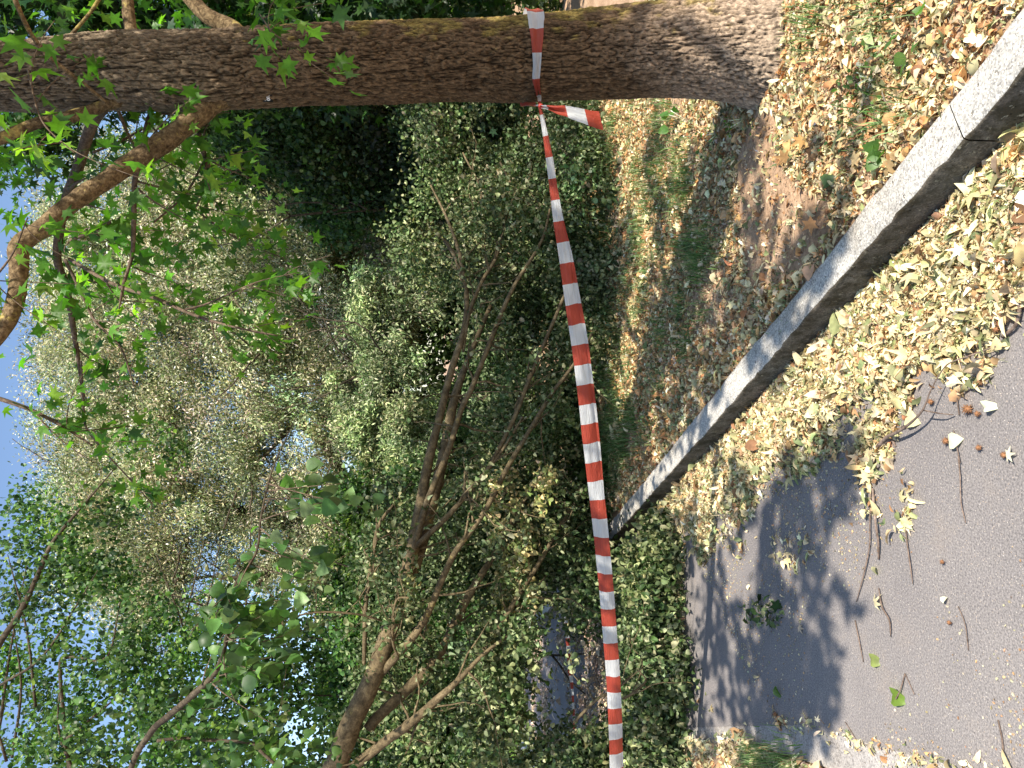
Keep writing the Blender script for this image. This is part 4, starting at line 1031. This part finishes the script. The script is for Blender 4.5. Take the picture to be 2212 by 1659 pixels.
H4 = scatter([(1480, 1100), (1480, 1700), (1380, 1700), (1380, 1170), (1420, 1090)], 0, 8000, -.5, 3, 7)
H7 = scatter([(1150, 1320), (1330, 1300), (1330, 1659), (1150, 1659)], 0, 1500, -.12, 1.2, 18)  # tan litter on the far road, coloured pale to look sunlit
H5 = scatter([(1480, 1100), (2230, 500), (2230, 1640), (1700, 1640), (1480, 1600)], 0, 60, .12, 3, 8)
H6 = scatter([(1550, 1090), (1900, 900), (1900, 1180), (1600, 1250)], 0, 900, .12, 4, 9)
H5b = scatter([(1620, 1350), (1700, 1350), (1690, 1300), (1600, 1300)], 0, 2500, -.2, 9, 19)
FH = scatter(heap_poly+[(2230, 900), (1900, 1000), (1500, 1250)][:0], 0, 22000); FH = FH[kface(FH)]
FH2 = scatter([(2230, 620), (2060, 740), (1870, 850), (1700, 975), (1500, 1130), (1500, 1200), (1720, 1050), (1900, 960), (2100, 860), (2230, 800)], 0, 3500, -.05, 5, 23)
H5 = H5[kface(H5)]; H6 = H6[kface(H6)]
litter('leaf_litter', [(H1, heap_h, .040, LIT, LW, .022), (FH, lambda x, y: heap_h(x, y)+.012, .016, LIT, LW, .022), (FH2, 0, .015, LIT, LW, .003), (H2, 0, .040, LIT, LW, .02), (H3, 0, .038, LIT, [2, 2, 3, 1.5, 1, 4, 2], .02), (H4, 0, .038, LIT, [2, 2, 3, 1.5, 1, 5, 2], .03), (H5, 0, .035, LIT, LW, .004), (H6, 0, .04, LIT, LW, .01), (H5b, 0, .035, WILT, None, .02), (H7, 0, .05, [(.50, .38, .28), (.45, .33, .24), (.62, .52, .42)], None, .01)],
       'heaped dry pale leaves along the foot of the kerb on the asphalt')
# verge litter
behind = lambda P: ((P-kb0)@kn) > .01
VP = [(2260, -60), (2230, 0), (1346, 1093), (1300, 1120), (1280, 900), (1290, 200), (1450, -60)]
V1 = scatter(VP, .13, 8000, -.18, 2.2, 13); V1 = V1[behind(V1)]
V2 = scatter([(2230, 0), (1346, 1093), (1390, 940), (1600, 560), (1900, 330), (2100, 60)], .13, 3600, .0, 3.5, 14); V2 = V2[behind(V2)]
bare = lambda P: ~in_poly(P[:, 0], P[:, 1], np.array([G(x, y, .13)[:2] for x, y in [(1640, 230), (1600, 330), (1600, 480), (1620, 620), (1700, 620), (1790, 520), (1800, 440), (1720, 400), (1680, 330), (1690, 250)]])) | (rng.random(len(P)) < .10)
V1 = V1[bare(V1)]; V2 = V2[bare(V2)]
# keep off the trunk's own foot
nearp = G(1760, 250, .13)[:2]
thin = lambda P: (P[:, 1] > nearp[1]) | (rng.random(len(P)) < .5)
offt = lambda P: np.hypot(P[:, 0]-cx[5], P[:, 1]-TY) > .25
V1 = V1[offt(V1)]
V3 = scatter([(1460, 1080), (1340, 1100), (1280, 700), (1290, 220), (1480, 210), (1500, 700)], .13, 4600, -.35, 2, 15); V3 = V3[behind(V3)]
FR = scatter([(2260, -80), (2230, 0), (1500, 900), (1400, 1020), (1400, 200), (1500, -80)], .13, 9000, -.3, 3, 17); FR = FR[((FR-kb0)@kn) > .004]
FR = FR[bare(FR) & offt(FR)]
litter('leaf_litter', [(V1, verge_z, .033, LITV, LWV, .015), (V2, verge_z, .038, LITV, LWV, .02), (V3, verge_z, .034, LITV+WILT[:2], [2, 2, 2, 2.6, 2.2, 2, 1.5, 3, 2.5, 2.5, 2, 2], .02), (FR, verge_z, .017, [(.58, .46, .30), (.48, .34, .22), (.66, .56, .38), (.34, .22, .14), (.40, .38, .22)], None, .008)], 'dry leaves strewn over the bare soil behind the kerb')
LP = scatter([(1500, 1600), (1600, 1580), (1672, 1630), (1786, 1662), (1786, 1800), (1450, 1800), (1400, 1600)], 0, 4000, -.3, 3, 16)
eg = (LP-v1)@np.array([-Wd[1], Wd[0]])
EP = np.array([e0+(e1-e0)*t for t in rng.uniform(-.6, 1.6, 260)])+rng.normal(0, .018, (260, 2))
litter('leaf_litter', [(LP, left_z, .040, LIT, LW, .02), (EP, 0, .03, LIT, LW, .006)], 'leaves gathered at the left edging in the bottom corner')
# crumbs: seed scales and dust-like bits on the asphalt
CR_ = scatter([(1480, 1150), (1870, 870), (2230, 700), (2230, 1690), (1700, 1660)], 0, 2600, .05, 2.2, 25)
cb = MB(); n = len(CR_)
add_leaves(cb, T_SHORT, np.column_stack([CR_, np.full(n, .002)]), rdir(n)*np.array([1, 1, .1]), rdir(n, (0, 0, 3)), .008*rng.uniform(.5, 1.5, n), palette(n, [(.5, .42, .25), (.45, .28, .15), (.55, .5, .35)], None, .2))
o = cb.build('leaf_crumbs', M_DRY, col=True); tag(o, 'fine yellow leaf crumbs dusting the sunlit asphalt', 'leaf crumbs', kind='stuff')
# grass
def grass(P, zf, hgt, mb, cols, wd=.0022):
    n = len(P); z = zf(P[:, 0], P[:, 1]); k = n
    ang = rng.uniform(0, 2*np.pi, k); lean = rng.uniform(.1, .9, k)*hgt; h = hgt*rng.uniform(.5, 1.3, k)
    dx = np.cos(ang)*lean; dy = np.sin(ang)*lean; sx = -np.sin(ang)*wd; sy = np.cos(ang)*wd
    b0 = np.column_stack([P, z-.005]); L = np.column_stack([sx, sy, sx*0])
    m1 = b0+np.column_stack([dx*.35, dy*.35, h*.6]); tipp = b0+np.column_stack([dx, dy, h*.95])
    V = np.stack([b0-L, b0+L, m1+L*.8, m1-L*.8, tipp], 1).reshape(-1, 3); o_ = (np.arange(k)*5)[:, None]
    mb.add(V, [o_+np.array([0, 1, 2, 3]), o_+np.array([3, 2, 4])], np.repeat(palette(k, cols, None, .2), 5, axis=0))
def tufts(centers, r, n):
    P = np.repeat(centers, n, axis=0); return P+rng.normal(0, 1, P.shape)*np.asarray(r)
gm = MB(); GC = [(.12, .22, .06), (.18, .29, .10), (.28, .34, .15), (.08, .15, .05)]
gc = scatter([(1310, 1060), (1290, 220), (1560, 220), (1540, 640), (1440, 950)], .13, 40, -.02, 1.6, 31); gc = gc[behind(gc)]
grass(tufts(gc, .06, 50), verge_z, .085, gm, GC)
gc = scatter([(1250, 1060), (1260, 220), (1340, 220), (1330, 1000)], .13, 60, -.2, 1.2, 32); gc = gc[behind(gc)]
grass(tufts(gc, .06, 30), verge_z, .10, gm, GC)
for x, y, k, h_ in [(1760, 50, 60, .10), (1790, 20, 40, .10), (1745, 40, 50, .08), (1900, 30, 60, .09), (1920, 25, 40, .09), (1940, 240, 26, .14), (1925, 270, 20, .12), (1880, 230, 60, .05), (1860, 250, 60, .05), (1900, 260, 70, .05), (1850, 210, 40, .05), (1700, 330, 30, .06), (1690, 640, 40, .06), (1720, 640, 30, .05), (1980, 200, 30, .06), (1830, 350, 24, .05), (1560, 560, 60, .08), (1500, 420, 70, .09), (1440, 340, 60, .09), (1370, 300, 70, .09), (1430, 280, 60, .09), (1680, 640, 25, .06), (1870, 880, 0, .05), (1470, 340, 60, .08), (1520, 780, 40, .06), (1600, 780, 30, .05), (1350, 640, 80, .1), (1400, 600, 60, .08)]:
    if k:
        grass(tufts(G(x, y, .13)[None, :2], .07, k), verge_z, h_*.8, gm, GC)
for x, y in [(1700, 1650), (1680, 1660), (1730, 1670), (1660, 1655), (1640, 1650)]:
    grass(tufts(G(x, y, 0)[None, :2], .06, 110), left_z, .08, gm, GC)
o = gm.build('grass', M_GRASS, col=True); tag(o, 'thin grass growing in patches through the leaves', 'grass', kind='stuff')

# small plants with leaves one can tell apart
def weed(px, py, z, n, size, hgt, label, tm=T_SHORT, cols=((.10, .22, .05), (.16, .30, .08)), spread=.05):
    p = G(px, py, z); p[2] = verge_z(p[0:1], p[1:2])[0]
    t = thing('weed', label, 'plant', p, 'weeds on the verge'); st_ = MB(); lf_ = MB()
    for k in range(max(3, n//6)):
        d = rdir(1, (0, 0, 1.3))[0]; s = np.array([p+d*hgt*q for q in np.linspace(0, 1, 4)]); st_.tube(s, .0018, 5)
        m_ = max(2, n//max(3, n//6)); P = s[-1]*np.ones((m_, 1))+rng.normal(0, spread, (m_, 3))*np.array([1, 1, .35])
        P[:, 2] = np.maximum(P[:, 2], p[2]+.005)
        add_leaves(lf_, tm, P, nz(P-p+rng.normal(0, .01, (m_, 3))), rdir(m_, (0, 0, 1.5)), size*rng.uniform(.7, 1.2, m_), palette(m_, cols, None, .15))
    st_.build('stem', M_GRASS, t, col=True); lf_.build('leaves', M_LEAF, t, col=True)
weed(1870, 168, .14, 40, .022, .05, 'small bright green rosette among dead leaves, near the kerb stone top right')
weed(1480, 258, .14, 8, .06, .10, 'broad-leaved plant with two long leaves left of the trunk foot', T_LINDEN)
weed(1610, 255, .14, 26, .018, .10, 'slender sprig with tiny leaves in the trunk\'s shadow', spread=.02)
weed(2015, 30, .14, 16, .04, .08, 'leafy green plant by the top right kerb corner', T_LINDEN, spread=.05)
weed(1840, 240, .14, 60, .016, .03, 'low mat of small dark leaves beside the kerb grass tuft', spread=.06, cols=((.05, .11, .03), (.08, .16, .05)))
weed(1545, 290, .14, 30, .02, .05, 'low green plant in the middle of the littered verge', spread=.05)
weed(1912, 318, .14, 2, .06, .03, 'single long green leaf lying by the kerb edge', T_LINDEN, spread=.02)
weed(1680, 1095, .0, 0, .05, .03, 'x') if False else None

# dead twigs on the asphalt
M_STICK = barkmat('stick_bark', (.10, .075, .06), (.17, .13, .11), (.26, .21, .18), (60, 60, 60), .001)
def twig(paths, label, group=None):
    first = G(*paths[0][0][:2]); t = thing('twig', label, 'twig', first, 'twigs on the asphalt')
    for pth in paths:
        q = []
        for (x, y, z, wd) in pth:
            p = G(x, y, z); q.append([*p, max(.0016, wd/1600*np.dot(p-CAMP, FW)/2)])
        q = spline(q, 6); q[:, 2] = np.maximum(q[:, 2], q[:, 3]); mb = MB(); mb.tube(q[:, :3], q[:, 3]*rng.uniform(.85, 1.15, len(q)), 7, True, None, .1)
        mb.build('stem', M_STICK, t, smooth=True)
twig([[(1835, 990, .004, 9), (1860, 988, .01, 9), (1895, 965, .02, 9), (1915, 945, .03, 8), (1935, 935, .045, 8), (1965, 915, .055, 6), (1993, 886, .06, 4), (2010, 845, .06, 3), (2030, 808, .055, 3), (2050, 785, .06, 3), (2090, 770, .05, 3), (2150, 748, .03, 3)], [(1908, 957, .02, 7), (1925, 950, .01, 6), (1935, 965, .004, 4)], [(1993, 886, .055, 3), (2030, 893, .04, 3), (2060, 896, .01, 2)]], 'longest curved grey twig arching over the leaf litter and asphalt')
twig([[(2212, 575, .02, 8), (2205, 640, .02, 8), (2195, 700, .015, 8), (2165, 728, .01, 6)], [(2200, 660, .02, 4), (2160, 655, .02, 4), (2120, 650, .02, 4)]], 'thick dark twig at the right picture edge in the pale litter')
twig([[(2060, 800, .006, 4), (2066, 850, .01, 3), (2072, 897, .006, 3)], [(2066, 830, .008, 2), (2072, 800, .02, 2)]], 'short straight twig with a side shoot above the seed balls')
twig([[(1885, 1055, .01, 5), (1890, 1120, .02, 5), (1897, 1170, .015, 5), (1898, 1208, .006, 4)], [(1880, 1060, .006, 3), (1879, 1130, .01, 3), (1878, 1180, .01, 3), (1866, 1240, .01, 3), (1850, 1300, .004, 2)]], 'pair of long dark twigs lying side by side')
twig([[(1956, 1108, .006, 3), (1958, 1160, .008, 3), (1966, 1220, .01, 3), (1972, 1262, .006, 2)]], 'thin bent twig right of the paired twigs')
twig([[(1898, 1270, .006, 3), (1905, 1310, .012, 4), (1921, 1340, .01, 4), (1924, 1375, .005, 2)]], 'twig carrying one withered leaf in the middle of the asphalt')
twig([[(1847, 1340, .004, 3), (1855, 1380, .008, 3), (1865, 1430, .004, 2)]], 'short thin twig near the shadow edge')
twig([[(2070, 985, .006, 3), (2074, 1030, .01, 3), (2076, 1085, .01, 2), (2086, 1130, .005, 2)], [(2060, 930, .006, 3), (2074, 1000, .01, 2)]], 'branching thin twig below the largest seed ball')
twig([[(2156, 1555, .004, 3), (2165, 1600, .006, 4), (2168, 1650, .006, 4)]], 'pale straw-coloured stem at the bottom right corner')
twig([[(2070, 1310, .004, 2), (2085, 1350, .008, 2), (2092, 1405, .004, 2)]], 'knobbly dark twig in the open sunlit asphalt')
twig([[(1955, 1455, .004, 3), (1945, 1490, .01, 3), (1935, 1510, .02, 3)], [(1955, 1455, .004, 2), (1975, 1500, .004, 2)]], 'reddish forked stalk tipped with a green leaf')
twig([[(1980, 470, .12, 2), (1997, 300, .162, 2), (1996, 345, .162, 3), (1999, 365, .163, 2)]][:0] or [[(1826, 1560, .004, 2), (1850, 1600, .006, 2)]], 'tiny twig beside the rusty dirt patch at the left edging')
# green leaf on that stalk, and loose single leaves
def single_leaf(px, py, z, size, col, label, ax=None, tm=T_LINDEN2, m=M_LEAF):
    p = G(px, py, z)+np.array([0, 0, .012]); mb = MB(); V, F, C = instance(tm, p[None], np.array([ax if ax is not None else (1, .3, .1)], float), np.array([[.1, 0, 1.]]), np.array([size]), np.array([col]))
    mb.add(V, F, C); o = mb.build('fallen_leaf', m, col=True); tag(o, label, 'leaf', 'loose fallen leaves')
single_leaf(1935, 1500, 0, .07, (.22, .34, .06), 'crumpled bright green leaf on the open asphalt', (.1, -1, .2))
single_leaf(1888, 1424, 0, .055, (.30, .36, .12), 'pale green leaf beside the shadow edge', (.2, -1, 0))
single_leaf(1682, 1482, 0, .06, (.16, .26, .08), 'narrow green leaf lying in the tree shadow', (-.6, -.6, 0), T_WILT[2])
single_leaf(1897, 1313, 0, .06, (.62, .56, .36), 'cream withered leaf on a twig in mid asphalt', (.8, -.4, .2), T_STAR[1], M_DRY)
single_leaf(1898, 1225, 0, .04, (.66, .62, .42), 'pale leaf at the end of the paired twigs', (-.8, .2, .1))
single_leaf(2058, 955, 0, .055, (.60, .62, .42), 'pale grey-green leaf below the seed balls', (.3, -1, .1), T_LINDEN, M_DRY)
single_leaf(2135, 880, 0, .05, (.62, .66, .46), 'curled pale leaf right of the seed balls', (.3, -1, .2), T_WILT[0], M_DRY)
single_leaf(2180, 985, 0, .045, (.70, .68, .5), 'whitish leaf near the right edge of the asphalt', (.3, -1, .2), T_STAR[0], M_DRY)
single_leaf(1965, 900, 0, .065, (.58, .56, .32), 'hole-eaten leaf next to the long curved twig', (-.3, -1, .1), T_LINDEN, M_DRY)
single_leaf(2046, 1303, 0, .035, (.72, .70, .52), 'small pale curled leaf near the knobbly twig', (.9, .1, .1), T_WILT[1], M_DRY)
single_leaf(1786, 400, .14, .07, (.12, .20, .09), 'dull green leaf on the bare soil patch', (.3, -1, .1))
single_leaf(2020, 110, .14, .085, (.55, .40, .18), 'curled tan leaf close to the kerb', (.8, -.5, .4), T_WILT[1], M_DRY)

# spiky sweetgum seed balls
def seedball_mesh(r=.016):
    mb = MB(); n = 60; i = np.arange(n)+.5; ph = np.arccos(1-2*i/n); th_ = np.pi*(1+5**.5)*i
    D = np.stack([np.cos(th_)*np.sin(ph), np.sin(th_)*np.sin(ph), np.cos(ph)], -1)
    V = []; F = []
    # core
    u, v = 12, 8
    for a in range(v+1):
        for b_ in range(u):
            p_, t_ = np.pi*a/v, 2*np.pi*b_/u; V.append((r*.62*math.sin(p_)*math.cos(t_), r*.62*math.sin(p_)*math.sin(t_), r*.62*math.cos(p_)))
    for a in range(v):
        for b_ in range(u): F.append((a*u+b_, a*u+(b_+1) % u, (a+1)*u+(b_+1) % u, (a+1)*u+b_))
    mb.add(V, [F])
    for d in D:
        d = nz(d+rng.normal(0, .12, 3)); a = nz(np.cross(d, [.3, .5, .7])); b_ = np.cross(d, a); w_ = r*.11
        mb.add([d*r*.55+a*w_, d*r*.55-a*w_*.5+b_*w_*.8, d*r*.55-a*w_*.5-b_*w_*.8, d*r*1.25*rng.uniform(.85, 1.15)], [[[0, 1, 3], [1, 2, 3], [2, 0, 3]]])
    return mb
M_BALL = plain('seed_ball', (.24, .12, .06), .85, .15, 60, .4)
sb0 = seedball_mesh().build('seed_ball', M_BALL)
balls = [(1970, 866, 1.0, 'seed ball beside the hole-eaten leaf, nearest the curved twig'), (2010, 868, .75, 'small dark seed ball lying on the curved twig'), (2090, 884, 1.15, 'largest reddish seed ball right of the straight twig'), (2111, 894, .7, 'little seed ball touching a pale leaf next to the largest ball'), (2116, 827, .7, 'seed ball at the thin edge of the litter heap'), (2043, 953, .85, 'tan seed ball with a pale leaf on its lower side'), (2114, 967, .7, 'lone seed ball on clear asphalt'), (2168, 983, .7, 'seed ball beside a whitish leaf near the right edge'), (2035, 1214, .55, 'seed ball in a yellow crumb patch on sunlit asphalt'), (1674, 1543, .9, 'brown seed ball in the tree shadow'), (2050, 1345, .55, 'small rusty seed ball below the pale curled leaf'), (2160, 700, .9, 'seed ball in the pale litter at the right edge'), (2152, 712, .8, 'rusty seed ball by the thick dark twig'), (1786, 458, .9, 'seed ball on shaded soil by the kerb')]
for k, (x, y, sc, lab) in enumerate(balls):
    o = sb0 if k == 0 else sb0.copy()
    if k: COL.objects.link(o)
    z = .14 if y < 500 else 0
    p = G(x, y, z+.013); o.location = p; o.scale = (sc*.85,)*3; o.rotation_euler = (random.uniform(0, 6), random.uniform(0, 6), random.uniform(0, 6))
    tag(o, lab, 'seed ball', 'spiky seed balls on the ground')

# ------------------------------------------------------------------ distant things glimpsed through the leaves
M_BLUE = plain('car_paint_blue', (.02, .06, .16), .25, .6, 3, .05); M_GLASS = plain('car_glass', (.03, .04, .05), .08, .8, 3, .05); M_TYRE = plain('rubber', (.02, .02, .02), .8); M_METAL = plain('metal', (.5, .5, .52), .3, .6); M_LAMP = plain('lamp_lens', (.75, .75, .78), .1, .8)
cp = PD(1060, 1225, 17); cp[2] = 0.02
car = thing('parked_car', 'dark blue car glimpsed through the fallen branches', 'car', cp)
def carpart(prof, w_, name, mat, zoff=0):
    mb = MB(); n = len(prof); pr = np.array(prof)
    secs = [(-w_/2, .93), (-w_/2+.08, 1.0), (w_/2-.08, 1.0), (w_/2, .93)]
    V = []
    for (yy, s_) in secs:
        for (x, z) in pr: V.append((cp[0]+x*(1 if s_ == 1 else .99), cp[1]+yy, cp[2]+z*(s_ if z > .5 else 1)+zoff))
    F = []
    for a in range(3):
        for k in range(n): F.append((a*n+k, a*n+(k+1) % n, (a+1)*n+(k+1) % n, (a+1)*n+k))
    mb.add(V, [F, [list(range(n))[::-1]], [list(range(3*n, 4*n))]]); return mb.build(name, mat, car, smooth=False)
carpart([(-2.1, .3), (-2.15, .6), (-2.0, .85), (-1.3, .93), (1.1, .95), (1.9, .85), (2.15, .6), (2.1, .3), (1.75, .28), (1.65, .55), (1.15, .55), (1.05, .26), (-1.0, .26), (-1.1, .55), (-1.6, .55), (-1.7, .28)], 1.72, 'body', M_BLUE)
carpart([(-1.25, .93), (-.55, 1.42), (.75, 1.45), (1.45, .94)], 1.5, 'cabin', M_GLASS)
carpart([(-.60, 1.425), (-.45, 1.47), (.65, 1.495), (.85, 1.455)], 1.42, 'roof', M_BLUE)
for x in (-1.35, 1.4):
    for yy in (-.78, .78):
        a = np.linspace(0, 2*np.pi, 24); wv_ = MB(); c0 = cp+np.array([x, yy, .31])
        wv_.tube([c0+np.array([0, -.1, 0]), c0+np.array([0, .1, 0])], .31, 24); wh = wv_.build('wheel', M_TYRE, car, smooth=False)
        rm = MB(); rm.tube([c0+np.array([0, -.104, 0]), c0+np.array([0, .104, 0])], .19, 16); rm.build('rim', M_METAL, wh)
for yy in (-.6, .6):
    hl = MB(); hl.box(cp+np.array([-2.10, yy, .68]), (.12, .32, .14)); hl.build('headlight', M_LAMP, car)
    hl = MB(); hl.box(cp+np.array([2.08, yy, .70]), (.12, .28, .14)); hl.build('tail_light', plain('tail_lens', (.4, .02, .02), .2), car)
# white painted posts and blocks by the path
M_WHITE = plain('white_paint', (.78, .79, .80), .6, .3, 8, .06)
def block(px, py, d, sx, sy, sz, label):
    p = PD(px, py, d); mb = MB()
    pr = [(-sx/2, 0), (-sx/2, sz*.8), (-sx*.3, sz), (sx*.3, sz), (sx/2, sz*.8), (sx/2, 0)]; n = len(pr); V = []
    for yy in (-sy/2, sy/2): V += [(p[0]+x, p[1]+yy, p[2]-sz/2+z) for x, z in pr]
    mb.add(V, [[list(range(n))], [list(range(n, 2*n))[::-1]], [(k, n+k, n+(k+1) % n, (k+1) % n) for k in range(n)]])
    o = mb.build('kerb_block', M_WHITE); tag(o, label, 'block', 'white blocks by the path')
block(1160, 1640, 9.6, .38, .25, .30, 'white chamfered block low at the far left by the path'); block(1136, 1600, 11, .12, .3, .24, 'smaller white block right of the larger one')
ps = MB(); p = PD(1088, 1489, 20); ps.tube([p+np.array([0, 0, -.9]), p+np.array([0, 0, .35])], .03, 10); ps.tube([p+np.array([0, 0, .35]), p+np.array([0, 0, .40])], .045, 10)
o = ps.build('post', M_WHITE); tag(o, 'thin white post standing on the sunny lawn', 'post')
p = PD(1112, 1520, 19); bd = thing('bench', 'white bench on the bright lawn seen through the leaves', 'bench', p+np.array([0, 0, -.45]))
mb = MB()
for k in range(4): mb.box(p+np.array([0, -.15+k*.11, 0]), (1.1, .09, .03))
mb.build('seat', M_WHITE, bd)
mb = MB()
for k in range(3): mb.box(p+np.array([0, .27, .15+k*.12]), (1.1, .03, .09))
mb.build('backrest', M_WHITE, bd)
for x in (-.45, .45):
    mb = MB(); mb.box(p+np.array([x, .05, -.23]), (.05, .4, .43)); mb.build('leg', M_WHITE, bd)
# pale house beyond the trunk on the right
hp = np.array([9.5, 24.0, 0]); hs = thing('house', 'pale house glimpsed past the right flank of the near trunk', 'house', hp)
M_WALL = plain('render_wall', (.55, .50, .48), .9, .2, 3, .08); M_ROOF = plain('roof_tiles', (.25, .12, .08), .8)
mb = MB(); mb.box(hp+np.array([0, 0, 2.5]), (9, 6, 5)); mb.build('wall', M_WALL, hs)
mb = MB(); mb.add([hp+np.array(v) for v in [(-5, -3.4, 5.01), (5, -3.4, 5.01), (5, 3.4, 5.01), (-5, 3.4, 5.01), (-5, 0, 7.2), (5, 0, 7.2)]], [[[0, 1, 5, 4], [2, 3, 4, 5]], [[1, 2, 5], [3, 0, 4]], [[0, 3, 2, 1]]]); mb.build('roof', M_ROOF, hs)
for x in (-3, 0, 3):
    for z in (1.5, 3.8):
        mb = MB(); mb.box(hp+np.array([x, -3.02, z]), (1.2, .08, 1.3)); fr = mb.build('window', M_WHITE, hs)
        mb = MB(); mb.box(hp+np.array([x, -3.07, z]), (1.0, .04, 1.1)); mb.build('pane', M_GLASS, fr)
print('total polys', sum(len(o.data.polygons) for o in bpy.data.objects if o.type == 'MESH'))
